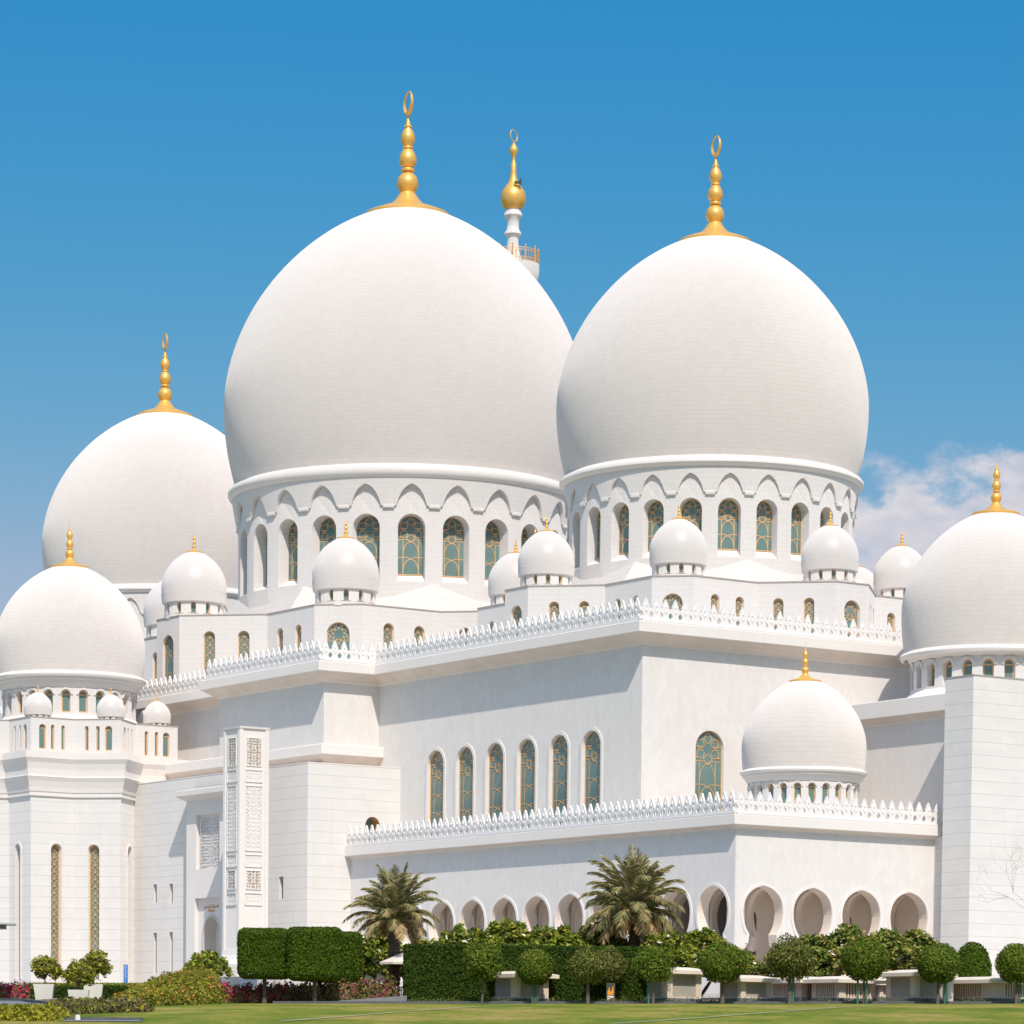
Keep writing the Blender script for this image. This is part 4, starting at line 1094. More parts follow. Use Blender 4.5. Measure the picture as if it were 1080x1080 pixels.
# ---- ball-clipped trees along the lawn
def ball_meshes(r, hc, loose, mt, sq=.95):
    C, D = sphere_pts(9500 if not loose else 6000, (0, 0, hc), (r, r, r * sq), .78 if not loose else .62, 1.03, -.95, .05 if not loose else .11)
    core = ellipsoid((0, 0, hc), (r * .82, r * .82, r * sq * .82)) if not loose else ellipsoid((0, 0, hc), (r * .55, r * .55, r * sq * .55))
    return leaf_mesh(C, D, .08, 'crown', [mt], core=core)
def trunk_mesh(h, r, forks=3, lean=0.0, cr=1.0, seed=1):
    rd = random.Random(seed); mb = MB()
    mb.tube([(0, 0, -.15), (lean * .2, 0, h * .3), (lean * .7, .02, h * .7), (lean, 0, h)], [r * 1.25, r, r * .9, r * .85], 8)
    for i in range(forks):
        a = 2 * PI * i / forks + rd.random()
        mb.tube([(lean, 0, h - .1), (lean + .35 * cr * math.cos(a), .35 * cr * math.sin(a), h + .35 * cr), (lean + .55 * cr * math.cos(a), .55 * cr * math.sin(a), h + .9 * cr)], [r * .6, r * .45, r * .2], 6)
    o = mb.build('trunk', m_bark, smooth=True); me = o.data; bpy.data.objects.remove(o); return me
def tree(name, parts, px, Y, label, cat, group=None, rz=0, dz=0):
    e = empty(name); place_thing(e, px, Y, rz, dz); tag(e, label, cat, group)
    for nm, me, loc in parts:
        o = bpy.data.objects.new(nm, me); COL.objects.link(o); o.parent = e; o.location = loc
    return e
bA = ball_meshes(1.12, 2.15, False, g_ball); bB = ball_meshes(1.12, 2.15, True, g_ball); bC = ball_meshes(1.12, 2.1, True, g_ballo); bD = ball_meshes(1.22, 2.28, False, g_ball)
tA = trunk_mesh(1.5, .07); tL = trunk_mesh(1.5, .06, lean=.22, seed=4); tT = trunk_mesh(1.5, .10, 4, seed=6)
m_stake = mat('green_stake', (.05, .17, .10), .6)
def stake_mesh(h):
    mb = MB(); mb.tube([(0, 0, -.1), (0, 0, h)], .06, 8); mb.tube([(-.0, 0, h * .62), (.3, .12, h * .66)], .025, 5)
    o = mb.build('stake', m_stake); me = o.data; bpy.data.objects.remove(o); return me
st1 = stake_mesh(1.9)
GB = 'ball clipped trees along the lawn edge'
balls = [(508, 186.6, bB, tL, 1.0, [], 'ball clipped tree with thin leaning trunk, at the left end of the long green hedge'),
         (564, 186.8, bA, tA, .93, [(.15, 0), (-.15, 0)], 'ball clipped tree standing before the first stone kiosk, in front of the long hedge'),
         (620, 186.4, bC, tT, .98, [], 'loose olive coloured ball tree, left of the two overlapping ones before the hedge'),
         (641, 188.6, bC, tA, .92, [], 'loose olive coloured ball tree, right of the two overlapping ones, beside the fire point'),
         (689, 186.4, bB, tA, .98, [(-.25, 0)], 'ball clipped tree with green stake just left of the second stone kiosk corner'),
         (762, 186.2, bD, tT, 1.0, [], 'dense dark ball clipped tree between the second and third stone kiosks'),
         (833, 186.6, bC, tT, 1.12, [(.15, 0)], 'yellowish green ball tree in front of the frangipani grove, left of the louvred kiosk'),
         (911, 186.3, bD, tA, 1.02, [(-.35, -.2), (.12, -.2)], 'ball clipped tree propped by two tall green stakes before the louvred kiosk'),
         (989, 186.4, bD, tT, .97, [(.4, 0)], 'dark ball clipped tree in front of the square kiosk beside the white buttress'),
         (1072, 186.4, bD, tT, .94, [(.2, 0)], 'ball clipped tree at the right edge of the photo, before the white buttress')]
for i, (px, Y, cr, tk, sc, stakes, lab) in enumerate(balls):
    e = empty('topiary_tree'); place_thing(e, px, Y, i * 1.3); tag(e, lab, 'tree', GB); kx = 1 + .07 * math.sin(i * 2.7); e.scale = (sc * kx, sc / kx, sc * (1 + .04 * math.cos(i * 1.9)))
    for nm, me in (('crown', cr), ('trunk', tk)):
        o = bpy.data.objects.new(nm, me); COL.objects.link(o); o.parent = e
    for sx, sy in stakes:
        o = bpy.data.objects.new('stake', st1); COL.objects.link(o); o.parent = e
        c, s_ = math.cos(-i * 1.3), math.sin(-i * 1.3); o.location = (c * sx - s_ * sy, s_ * sx + c * sy, 0)
# clipped dome behind the right kiosks
C, D = sphere_pts(6000, (0, 0, 1.35), (1.05, 1.05, 1.5), .85, 1.02, -.9, .02)
cd = leaf_mesh(C, D, .095, 'crown', [g_clip], core=ellipsoid((0, 0, 1.35), (.9, .9, 1.3)))
tree('clipped_bush', [('crown', cd, (0, 0, .5)), ('trunk', tA, (0, 0, 0))], 1025, 192.5, 'smooth domed green bush between the square kiosk and the long louvred kiosk', 'bush')

# ---- box clipped trees
def box_pts(n, hx, hy, z0, z1, rr):
    """points over a rounded box, with outward normals"""
    ar = [2 * hy * (z1 - z0)] * 2 + [2 * hx * (z1 - z0)] * 2 + [4 * hx * hy] * 2
    k = rng.choice(6, n, p=np.array(ar) / sum(ar)); a = rng.uniform(-1, 1, n); b = rng.uniform(-1, 1, n)
    zc = (z0 + z1) / 2; hz = (z1 - z0) / 2; P = np.zeros((n, 3)); Dn = np.zeros((n, 3))
    for f, (ax, sg) in enumerate(((0, -1), (0, 1), (1, -1), (1, 1), (2, -1), (2, 1))):
        m = k == f; o = [i for i in range(3) if i != ax]; H = (hx, hy, hz)
        P[m, ax] = sg * H[ax]; P[m, o[0]] = a[m] * H[o[0]]; P[m, o[1]] = b[m] * H[o[1]]; Dn[m, ax] = sg
    H = np.array([hx, hy, hz]); inner = np.clip(P, -(H - rr), H - rr); d = P - inner; l = np.linalg.norm(d, axis=1)[:, None] + 1e-9
    P = inner + d / l * np.minimum(l, rr); Dn = d / l
    P += Dn * rng.uniform(-.12, .03, n)[:, None]; P[:, 2] += zc
    return P, Dn
def box_core(hx, hy, z0, z1, ins=.1):
    hx -= ins; hy -= ins; z0 += ins; z1 -= ins
    V = [(x, y, z) for z in (z0, z1) for y in (-hy, hy) for x in (-hx, hx)]
    return V, [[0, 2, 3, 1], [4, 5, 7, 6], [0, 1, 5, 4], [2, 6, 7, 3], [0, 4, 6, 2], [1, 3, 7, 5]]
def clipped(px, Y, hx, hy, z0, z1, label, n=20000):
    P, Dn = box_pts(n, hx, hy, z0, z1, .42)
    cm = leaf_mesh(P, Dn, .07, 'crown', [g_clip], core=box_core(hx, hy, z0, z1, .3))
    tk = trunk_mesh(z0 + .1, .12, 4, seed=int(px))
    return tree('box_clipped_tree', [('crown', cm, (0, 0, 0)), ('trunk', tk, (0, 0, 0))], px, Y, label, 'tree', 'box clipped trees by the carved column')
clipped(279, 187.9, 1.42, 1.2, 1.35, 4.05, 'box clipped dark green tree nearest the carved white column')
clipped(332, 187.2, 1.50, 1.2, 1.25, 4.10, 'box clipped dark green tree in the middle of the three, foremost')
clipped(352, 191.2, 1.55, 1.1, 1.15, 3.9, 'box clipped dark green tree on the right, standing behind the foremost one')
# ---- the long hedge
hx = (bearing(691) - bearing(426)) * 190.6 / 2; P, Dn = box_pts(80000, hx, 1.1, -.1, 3.12, .12)
o = bpy.data.objects.new('hedge', leaf_mesh(P, Dn, .075, 'hedge', [g_hedge], core=box_core(hx, 1.1, -.3, 3.12, .13))); COL.objects.link(o)
place_thing(o, 558.5, 190.6, .0105); tag(o, 'long tall square cut green hedge behind the lawn, in front of the arcade', 'hedge')

# ---- date palms
def palm(px, Y, hT, Lf, nf, label, seed, droop, drop):
    rd = random.Random(seed); e = empty('date_palm'); place_thing(e, px, Y); tag(e, label, 'palm tree', 'date palms in front of the arcade')
    mb = MB(); nr = 26; base = None
    prof = []
    for i in range(nr * 3 + 1):
        t = i / (nr * 3); z = -.3 + (hT + .3) * t; r = .30 * (1 - .12 * t) + (.07 * (1 - (i % 3) / 2)) + (.12 * max(0, t - .85) / .15)
        prof.append((r, z))
    mb.lathe(prof, 14); 
    for i in range(120):                                   # cut leaf bases
        a = rd.random() * 6.28; z = rd.random() * hT; r = .33
        mb.obox((r * math.cos(a), r * math.sin(a)), (-math.sin(a), math.cos(a)), 0, .07, .05, z, z + .14, top=.4)
    mb.build('trunk', m_palmb, e)
    V = []; F = []; mi = []; st = MB()
    def leaf(p, d, l, w, m):
        n = d.orthogonal().normalized(); n = Vector((rd.gauss(0, 1), rd.gauss(0, 1), rd.gauss(0, 1))); s_ = d.cross(n).normalized() * w
        b = len(V); V.extend([tuple(p - s_), tuple(p + s_), tuple(p + d * l * .6 + s_ * .7), tuple(p + d * l + Vector((0, 0, -l * .12)))]); F.append([b, b + 1, b + 2, b + 3]); mi.append(m)
    for k in range(nf):
        t = k / (nf - 1); az = k * 2.39996 + rd.uniform(-.2, .2)
        el = math.radians(86 - drop * t ** 1.1) + rd.uniform(-.08, .08); L_ = Lf * rd.uniform(.78, 1.12) * (.82 + .22 * math.sin(PI * min(1, t + .2)))
        dry = 1 if t > .80 and rd.random() < .75 else 0
        d = Vector((math.cos(az) * math.cos(el), math.sin(az) * math.cos(el), math.sin(el)))
        p = Vector((.18 * math.cos(az), .18 * math.sin(az), hT + .45 * (1 - t))); pts = [p.copy()]; n = 16
        for i in range(n):
            s_ = (i + 1) / n; d = (d + Vector((0, 0, -droop * (0.028 + .085 * s_ * s_)))).normalized(); p = p + d * (L_ / n); pts.append(p.copy())
        st.tube(pts, [.035 * (1 - .85 * i / n) + .006 for i in range(n + 1)], 4)
        side0 = Vector((-math.sin(az), math.cos(az), 0))
        for i in range(2, n + 1):
            for q in range(4):
                f_ = (i - 1 + q / 4) / n; pp_ = pts[i - 1].lerp(pts[i], q / 4); dd = (pts[i] - pts[i - 1]).normalized()
                upv = side0.cross(dd).normalized(); ll = Lf * .235 * (math.sin(PI * min(.97, f_ * .93 + .08)) ** .5) * rd.uniform(.8, 1.15)
                for sg in (-1, 1):
                    v_ = (dd * .85 + side0 * sg * .62 + upv * rd.uniform(.05, .45)).normalized(); leaf(pp_, v_, ll, .024, 1 if (dry or rd.random() < .05 + .12 * f_) else 0)
    b = len(V); V += st.v; F += [[i + b for i in f] for f in st.f]; mi += [2 if False else 1] * len(st.f)
    me = bpy.data.meshes.new('crown'); me.from_pydata(V, [], F)
    for m in (g_frond, g_frondd): me.materials.append(m)
    me.polygons.foreach_set('material_index', mi); me.update()
    o = bpy.data.objects.new('crown', me); COL.objects.link(o); o.parent = e
palm(415.5, 195.5, 4.45, 3.05, 46, 'date palm with upright green crown and brown lower fronds, beside the cream parasol', 3, 1.7, 84)
palm(668, 203, 4.9, 3.7, 70, 'broad date palm with drooping straw coloured fronds, rising behind the long hedge', 5, 1.7, 98)

# ---- frangipani trees: forked limbs ending in whorls of leaves
def frangipani(r, h, n, seed, mt=g_fran, white=.02, leaf=.16, base=.35, forks=6):
    rd = random.Random(seed); mb = MB(); C = []; Dn = []
    def grow(p, d, l, rad, lev):
        q = p + d * l; mb.tube([p, p.lerp(q, .5) + Vector((rd.uniform(-.05, .05), rd.uniform(-.05, .05), 0)), q], [rad, rad * .85, rad * .7], 5)
        if lev == 0: tips.append(q); return
        for i in range(rd.choice((2, 3, 3))):
            a = rd.random() * 6.28; nd = (d + Vector((math.cos(a), math.sin(a), rd.uniform(-.15, .35))) * .75).normalized(); grow(q, nd, l * .78, rad * .7, lev - 1)
    tips = []
    for i in range(forks):
        a = 2 * PI * i / forks + rd.random() * .6
        grow(Vector((0, 0, 0)), Vector((math.cos(a) * .7, math.sin(a) * .7, 1)).normalized(), h * base, .09, 2)
    tips = [Vector((max(-r, min(r, t.x)), max(-r, min(r, t.y)), min(t.z, h))) for t in tips]
    extra = []
    for i in range(n):
        a = rd.random() * 6.28; u_ = rd.random(); e_ = math.acos(1 - u_ * 1.15)
        k = rd.uniform(.72, 1.0); extra.append(Vector((r * k * math.sin(e_) * math.cos(a), r * k * math.sin(e_) * math.sin(a), h * .42 + h * .58 * k * math.cos(e_))))
    mp = []
    for t in tips + extra:
        m_ = 38
        for j in range(m_):
            v = Vector((rd.gauss(0, 1), rd.gauss(0, 1), rd.gauss(.35, .8))).normalized(); C.append(t + v * rd.uniform(.08, .34)); Dn.append((v.x * .4, v.y * .4, 1)); mp.append(1 if rd.random() < white else 0)
    cm = leaf_mesh([tuple(c) for c in C], Dn, leaf, 'crown', [mt, f_white], aspect=2.0, jitter=.7, matpick=mp)
    tk = mb.build('trunk', m_bark, smooth=True); tm = tk.data; bpy.data.objects.remove(tk); return [('crown', cm, (0, 0, 0)), ('trunk', tm, (0, 0, 0))]
fA = frangipani(1.9, 4.1, 150, 1, white=.03); fB = frangipani(2.1, 4.3, 170, 2); fC = frangipani(1.8, 3.6, 130, 3, white=.035)
fol = [(396, 203.5, fA, 'leafy white flowered frangipani between the box clipped tree and the date palm trunk', 1.0),
       (448, 199.5, fC, 'frangipani crown low behind the left end of the long hedge', 1.02),
       (492, 201, fA, 'frangipani crown behind the hedge, directly above the leaning ball clipped tree', 1.06),
       (538, 203, fB, 'tall frangipani crown peeping over the hedge, right of the leaning ball clipped tree', 1.06),
       (585, 202, fC, 'frangipani crown over the hedge, just right of the first stone kiosk', 1.22),
       (632, 204.5, fB, 'frangipani crown over the hedge, close on the left of the broad palm trunk', 1.02),
       (700, 201.5, fA, 'frangipani right of the broad palm, behind the second stone kiosk', 1.0),
       (737, 204, fB, 'frangipani below the last arch before the corner of the arcade', .95),
       (776, 206, fC, 'low frangipani at the corner of the arcade behind the dense ball tree', .85)]
for i, (px, Y, f, lab, sc) in enumerate(fol):
    e = tree('frangipani_tree', f, px, Y, lab, 'tree', 'frangipani trees before the arcade', i * 1.1); e.scale = (sc, sc, sc)
g_fr2 = G('autumn_frangipani_leaves', [(0, (0.061, 0.112, 0.022)), (0.35, (0.148, 0.21, 0.042)), (0.65, (0.271, 0.315, 0.06)), (0.88, (0.467, 0.405, 0.09)), (1, (0.553, 0.3, 0.12))], tr=.3)
fD = frangipani(1.7, 3.9, 120, 7, g_fr2, 0.006); fE = frangipani(1.6, 4.0, 130, 8, g_fr2, .004, leaf=.17)
for i, (px, Y, f, lab, sc) in enumerate([(857, 198, fD, 'yellowing frangipani with bare forked limbs left of the staked ball tree', .98),
        (893, 201, fE, 'yellowing frangipani directly behind the staked ball tree, under the third porch arch', 1.05),
        (936, 199, fD, 'yellowing frangipani under the last arch, right of the staked ball tree', 1.06), (966, 202.5, fE, 'yellowing frangipani against the foot of the white buttress', .98),
        (822, 202, fE, 'low yellowing frangipani under the corner arch with gilded capitals showing above', .72)]):
    e = tree('frangipani_tree', f, px, Y, lab, 'tree', 'yellowing frangipani trees below the porch arches', i * 1.7); e.scale = (sc, sc, sc)
o = tree('frangipani_tree', frangipani(1.5, 2.9, 60, 12, white=.01), 219, 235, 'light green frangipani in front of the left portal doorway', 'tree')

# ---- loose shrubs and flowering hedges
def shrub_mass(name, pts, mats, weights, label, cat, leaf=.11, dens=420, kind=None, group=None):
    """pts: (px, Y, radius, height) mounds that grow together"""
    C = []; Dn = []; cores = []
    for px, Y, r, h in pts:
        X, Y_ = at(px, Y); g = gz(X, Y_); n = int(dens * r * (r + h))
        c, d = sphere_pts(n, (X, Y_, g), (r, r, h), .80, 1.06, -.05, .10); C.append(c); Dn.append(d)
        cores.append(ellipsoid((X, Y_, g), (r * .8, r * .8, h * .8), 8, 12, .1))
    C = np.concatenate(C); Dn = np.concatenate(Dn)
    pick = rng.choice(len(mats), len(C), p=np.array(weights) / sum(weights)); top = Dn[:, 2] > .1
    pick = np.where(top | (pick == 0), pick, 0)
    o = bpy.data.objects.new(name, leaf_mesh(C, Dn, leaf, name, mats, core=merge(cores), matpick=pick, jitter=.7)); COL.objects.link(o)
    tag(o, label, cat, group, kind); return o
rd = random.Random(21)
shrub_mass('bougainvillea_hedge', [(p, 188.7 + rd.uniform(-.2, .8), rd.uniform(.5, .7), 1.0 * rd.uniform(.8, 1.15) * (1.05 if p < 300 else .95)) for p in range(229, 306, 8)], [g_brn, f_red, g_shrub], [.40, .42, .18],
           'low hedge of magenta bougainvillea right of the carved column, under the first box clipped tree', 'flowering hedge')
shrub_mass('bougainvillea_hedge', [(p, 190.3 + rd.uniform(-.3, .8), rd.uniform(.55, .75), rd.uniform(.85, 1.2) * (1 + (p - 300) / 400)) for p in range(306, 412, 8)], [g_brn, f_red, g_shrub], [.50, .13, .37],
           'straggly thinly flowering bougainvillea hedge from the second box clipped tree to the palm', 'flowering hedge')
shrub_mass('lantana_bank', [(px, Y, r, h) for px, Y, r, h in [(a_, b_, c_, d_ * 1.08) for a_, b_, c_, d_ in
           [(148, 172, 1.0, .7), (165, 174, 1.1, .8), (182, 177, 1.1, .9), (198, 179, 1.0, .9), (212, 183, 1.0, 1.0), (222, 187, .9, 1.0), (150, 182, 1.2, .8), (168, 185, 1.3, .9), (186, 188, 1.3, 1.1), (204, 192, 1.2, 1.3), (217, 196, 1.1, 1.3),
            (140, 198, 1.2, .6), (156, 200, 1.4, .8), (174, 203, 1.5, 1.1), (192, 206, 1.6, 1.4), (210, 209, 1.5, 1.6), (130, 214, 1.4, .5), (148, 218, 1.6, .7), (168, 222, 1.6, 1.0), (188, 226, 1.8, 1.4), (206, 228, 1.6, 1.7), (172, 192, 1.3, 1.2), (154, 191, 1.1, .8)]]],
           [g_shrub, f_or, g_yel], [.68, .05, .27], 'broad bank of yellow green lantana shrubs with orange flowers, sloping up to the left portal', 'shrubs', leaf=.10, dens=560, kind='stuff')
shrub_mass('dry_ground_shrubs', [(px, 132 + (px - 55) * .12, .75, .56) for px in range(60, 150, 7)] + [(px, 140 + (px - 55) * .12, .75, .5) for px in range(70, 150, 9)], [g_brn, g_shrub, g_yel], [.62, .25, .13], 'low brownish shrubs bordering the curved grass strip at lower left', 'shrubs', leaf=.11, dens=420, kind='stuff')
shrub_mass('golden_shrubs', [(px, 114 + rd.uniform(-1.5, 1.5), .7, .50) for px in range(-20, 60, 8)] + [(px, 117, .7, .48) for px in range(-20, 56, 10)], [g_yel, g_shrub], [.8, .2], 'golden green low shrubs in the bottom left corner', 'shrubs', leaf=.085, dens=700, kind='stuff')
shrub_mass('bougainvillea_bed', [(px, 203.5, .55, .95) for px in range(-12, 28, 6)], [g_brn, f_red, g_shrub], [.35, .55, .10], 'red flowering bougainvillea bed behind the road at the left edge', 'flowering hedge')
shrub_mass('clipped_shrubs', [(px, 204, .5, .9) for px in (27, 32, 36)], [g_hedge, g_shrub], [.6, .4], 'small dark green shrub between the red bed and the first planter', 'shrub')
def low_hedge(pa, Ya, pb, Yb, hy, h, mt, label, n):
    A = Vector(at(pa, Ya)); B = Vector(at(pb, Yb)); Lh = (B - A).length / 2; P, Dn = box_pts(n, Lh, hy, -.1, h, .12)
    o = bpy.data.objects.new('low_hedge', leaf_mesh(P, Dn, .085, 'low_hedge', [mt], core=box_core(Lh, hy, -.3, h, .12))); COL.objects.link(o)
    m_ = (A + B) / 2; o.location = (m_.x, m_.y, gz(m_.x, m_.y)); o.rotation_euler = (0, 0, math.atan2((B - A).y, (B - A).x)); tag(o, label, 'hedge')
low_hedge(52, 208, 128, 204, .7, .72, g_hedge, 'low dark clipped hedge curving behind the white tree planters', 9000)
low_hedge(40, 238, 150, 236, .9, .55, g_shrub, 'thin bright green clipped hedge along the foot of the left tower', 9000)
sheet('brown_ground_cover', [189, 193, 198, 202], lambda y: (y * bearing(44), y * bearing(84)), m_soil, .05, nx=8)
m_lawn2 = mat('bright_grass', (.13, .20, .035), .9, var=.5, vscale=.6, col2=(.17, .20, .05), spec=.1)
sheet('grass_verge', [168, 176, 184, 190, 196, 203, 206], lambda y: (y * bearing({168: 56, 176: 60, 184: 72, 190: 88, 196: 104, 203: 120, 206: 128}[y]), y * bearing({168: 120, 176: 138, 184: 150, 190: 154, 196: 157, 203: 158, 206: 157}[y])), m_lawn2, .03, nx=12)

# ---- tree planters
m_pl = mat('white_planter', (.78, .74, .69), .6, var=.3, vscale=1)
def planter(px, Y, w, h, rz, label):
    mb = MB(); mb.obox((0, 0), (1, 0), 0, w / 2 * .80, w / 2 * .80, 0, h, top=1 / .80)
    mb.f.pop(1); mb.m.pop(1); mb.uv.pop(1)
    mb.obox((0, 0), (1, 0), 0, w / 2 - .001, w / 2 - .001, h - .005, h)
    mb = MB(); a = w / 2; b = a * .8; t = .07
    ring = [(b, 0), (a, h), (a - t, h), (a - t - .02, h - .12)]
    for (r0, z0), (r1, z1) in zip(ring[:-1], ring[1:]):
        c0 = [(-r0, -r0), (r0, -r0), (r0, r0), (-r0, r0)]; c1 = [(-r1, -r1), (r1, -r1), (r1, r1), (-r1, r1)]
        for i in range(4): j = (i + 1) % 4; mb.face([(*c0[i], z0), (*c0[j], z0), (*c1[j], z1), (*c1[i], z1)])
    r_ = a - t - .015; mb.face([(-r_, -r_, h - .12), (r_, -r_, h - .12), (r_, r_, h - .12), (-r_, r_, h - .12)], 1)
    o = mb.build('tree_planter', [m_pl, m_soil]); place_thing(o, px, Y, rz); tag(o, label, 'planter', 'white tapered tree planters'); return o
def pot_tree(px, Y, dz, r, h, seed, label, n=30):
    f = frangipani(r, h, n, seed, g_plant, 0, leaf=.13, base=.30, forks=3)
    mb = MB(); mb.tube([(0, 0, 0), (.02, 0, h * .2), (0, 0, h * .42)], [.05, .04, .035], 6)
    tk = mb.build('stem', m_bark); tm = tk.data; bpy.data.objects.remove(tk)
    return tree('young_tree', [f[0], ('trunk', tm, (0, 0, 0)), ('branch', f[1][1], (0, 0, h * .25))], px, Y, label, 'tree', 'young trees in planters', 0, dz)
planter(46.5, 201, 1.18, .92, .08, 'white tapered planter nearest the road, leftmost of three')
planter(83, 190.5, 1.16, .72, .08, 'white tapered planter, lowest and foremost of three')
planter(98.5, 198, 1.12, .95, .08, 'white tapered planter, rightmost and half behind the foremost one')
pot_tree(47, 201, .8, .78, 1.75, 31, 'light crowned young tree growing in the leftmost white planter')
pot_tree(82.5, 190.5, .6, .72, 1.6, 32, 'bushy young tree growing in the foremost white planter')
pot_tree(98.5, 198, .85, .82, 2.05, 33, 'taller young tree growing in the rightmost white planter')

# ---- stone kiosks over the underground vents
m_ks = mat('sandstone_cladding', (.76, .63, .50), .75, var=.4, vscale=1.2, col2=(.68, .55, .43)); m_slab = mat('pale_slab', (.82, .71, .585), .7, var=.3, vscale=1)
m_pan = mat('grey_green_panel', (.44, .40, .34), .6, var=.3, vscale=2); m_plinth = mat('dark_plinth', (.20, .215, .24), .8, var=.4, vscale=3)
UA = math.radians(34.1)
def kiosk(px, Y, a, b, h, label, louv=False, over=.42, dz=0.0, slab_t=.26):
    """px,Y: near corner; a = length along the left-going side, b = along the right-going side"""
    e = empty('stone_kiosk'); place_thing(e, px, Y, UA, dz); tag(e, label, 'kiosk', 'stone kiosks along the lawn')
    mb = MB(); rec = .09
    def rect(x0, x1, z0, z1): return [(x0, z0), (x1, z0), (x1, z1), (x0, z1)]
    hp = [rect(a * .16, a * .84, .34, h - .03)]; hq = [rect(b * .16, b * .84, .34, h - .03)]
    wall(mb, (0, a), (0, 0), .3, h, [rect(a * .16, a * .84, .36, h - .05)], rec); wall(mb, (0, 0), (b, 0), .3, h, [rect(b * .16, b * .84, .36, h - .05)], rec)
    mb.face([(b, 0, .3), (b, a, .3), (b, a, h), (b, 0, h)]); mb.face([(b, a, .3), (0, a, .3), (0, a, h), (b, a, h)])
    bd = mb.build('body', m_ks, e)
    pl = MB(); pl.box(-.04, b + .04, -.04, a + .04, -.3, .3); pl.build('plinth', m_plinth, e)
    for (L_, along) in ((a, 0), (b, 1)):
        pn = MB()
        if louv:
            n = int(L_ * .68 / .18)
            pn.face([(-L_ * .34, .06, 0), (L_ * .34, .06, 0), (L_ * .34, .06, h - .41), (-L_ * .34, .06, h - .41)], 1)
            for i in range(n):
                x = -L_ * .34 + (i + .5) * L_ * .68 / n; pn.box(x - .045, x + .045, -.03, .05, 0, h - .41, 0)
        else:
            pn.face([(-L_ * .34, 0, 0), (L_ * .34, 0, 0), (L_ * .34, 0, h - .41), (-L_ * .34, 0, h - .41)], 0)
        p_ = pn.build('louvre' if louv else 'panel', [m_ks, m_dark] if louv else [m_pan], e)
        if along: p_.location = (L_ / 2, rec - (.0 if not louv else .0), .36)
        else: p_.location = (rec, L_ / 2, .36); p_.rotation_euler = (0, 0, -PI / 2)
    sl = MB(); x0, x1, y0, y1 = -over, b + over, -over, a + over; zt = h + slab_t
    sl.face([(x0, y1, h + .003), (x1, y1, h + .003), (x1, y0, h + .003), (x0, y0, h + .003)])
    C4 = [(x0, y0), (x1, y0), (x1, y1), (x0, y1)]
    for i in range(4): j = (i + 1) % 4; sl.face([(*C4[i], h + .003), (*C4[j], h + .003), (*C4[j], zt - .06), (*C4[i], zt - .06)])
    k = .9; D4 = [(x0 + k, y0 + k), (x1 - k, y0 + k), (x1 - k, y1 - k), (x0 + k, y1 - k)]
    for i in range(4): j = (i + 1) % 4; sl.face([(*C4[i], zt - .06), (*C4[j], zt - .06), (*D4[j], zt + .12), (*D4[i], zt + .12)])
    sl.face([(*q, zt + .12) for q in D4]); sl.build('roof_slab', m_slab, e)
    return e
kiosk(543.5, 187.7, 3.0, 2.2, 1.40, 'stone kiosk with grey panels against the long hedge, leftmost of the row')
kiosk(703.5, 187.9, 3.2, 2.35, 1.62, 'stone kiosk with two grey panels at the right end of the long hedge')
kiosk(676.5, 191.5, 1.0, 1.5, .98, 'low slab roofed stone bench showing past the left side of the second kiosk', over=.6, slab_t=.22)
kiosk(781.5, 188, 1.9, 2.1, 1.18, 'stone kiosk with dark panels right of the dense ball tree, under the corner arch')
kiosk(845, 192, 3.0, 2.4, 1.08, 'low louvred stone kiosk behind the yellowish ball tree', True)
kiosk(885, 189.5, 2.4, 2.6, 1.12, 'louvred stone kiosk behind the two green stakes', True)
kiosk(928, 193, 1.2, 1.6, .95, 'plain low stone block left of the square kiosk', over=.3)
kiosk(964.5, 187.9, 2.4, 2.3, 1.48, 'square stone kiosk with pale broad slab roof and grey panels, before the buttress')
kiosk(1045.5, 187.9, 5.0, 6.0, 1.10, 'long low louvred stone kiosk running out of the photo at the right', True, .5)
mb = MB(); mb.box(-.22, .22, -.2, .2, 0, 1.28); mb.box(-.25, .25, -.23, .23, 1.28, 1.34); mb.box(-.18, .18, -.215, -.2, .2, 1.15)
o = mb.build('utility_cabinet', m_pl); place_thing(o, 999.5, 187.4, UA); tag(o, 'small white utility cabinet between the square kiosk and the long louvred kiosk', 'cabinet')
# low ramp wall
A = Vector(at(334, 187.6)); B = Vector(at(429, 188.2)); mb = MB(); d = (B - A).normalized(); n = Vector((-d.y, d.x))
def rz_(p, h): return (p.x, p.y, gz(p.x, p.y) + h)
for i in range(12):
    t0, t1 = i / 12, (i + 1) / 12; h0, h1 = .06 + .36 * t0, .06 + .36 * t1; a, b = A.lerp(B, t0), A.lerp(B, t1)
    mb.face([rz_(a, -.2), rz_(b, -.2), rz_(b, h1), rz_(a, h0)]); mb.face([rz_(a, h0), rz_(b, h1), rz_(b + n * .5, h1), rz_(a + n * .5, h0)]); mb.face([rz_(b + n * .5, -.2), rz_(a + n * .5, -.2), rz_(a + n * .5, h0), rz_(b + n * .5, h1)])
mb.face([rz_(B, -.2), rz_(B + n * .5, -.2), rz_(B + n * .5, .42), rz_(B, .42)])
tag(mb.build('low_wall', mat('grey_stone', (.24, .24, .25), .85, var=.5, vscale=3)), 'low grey wedge shaped wall rising towards the foot of the first palm', 'wall')
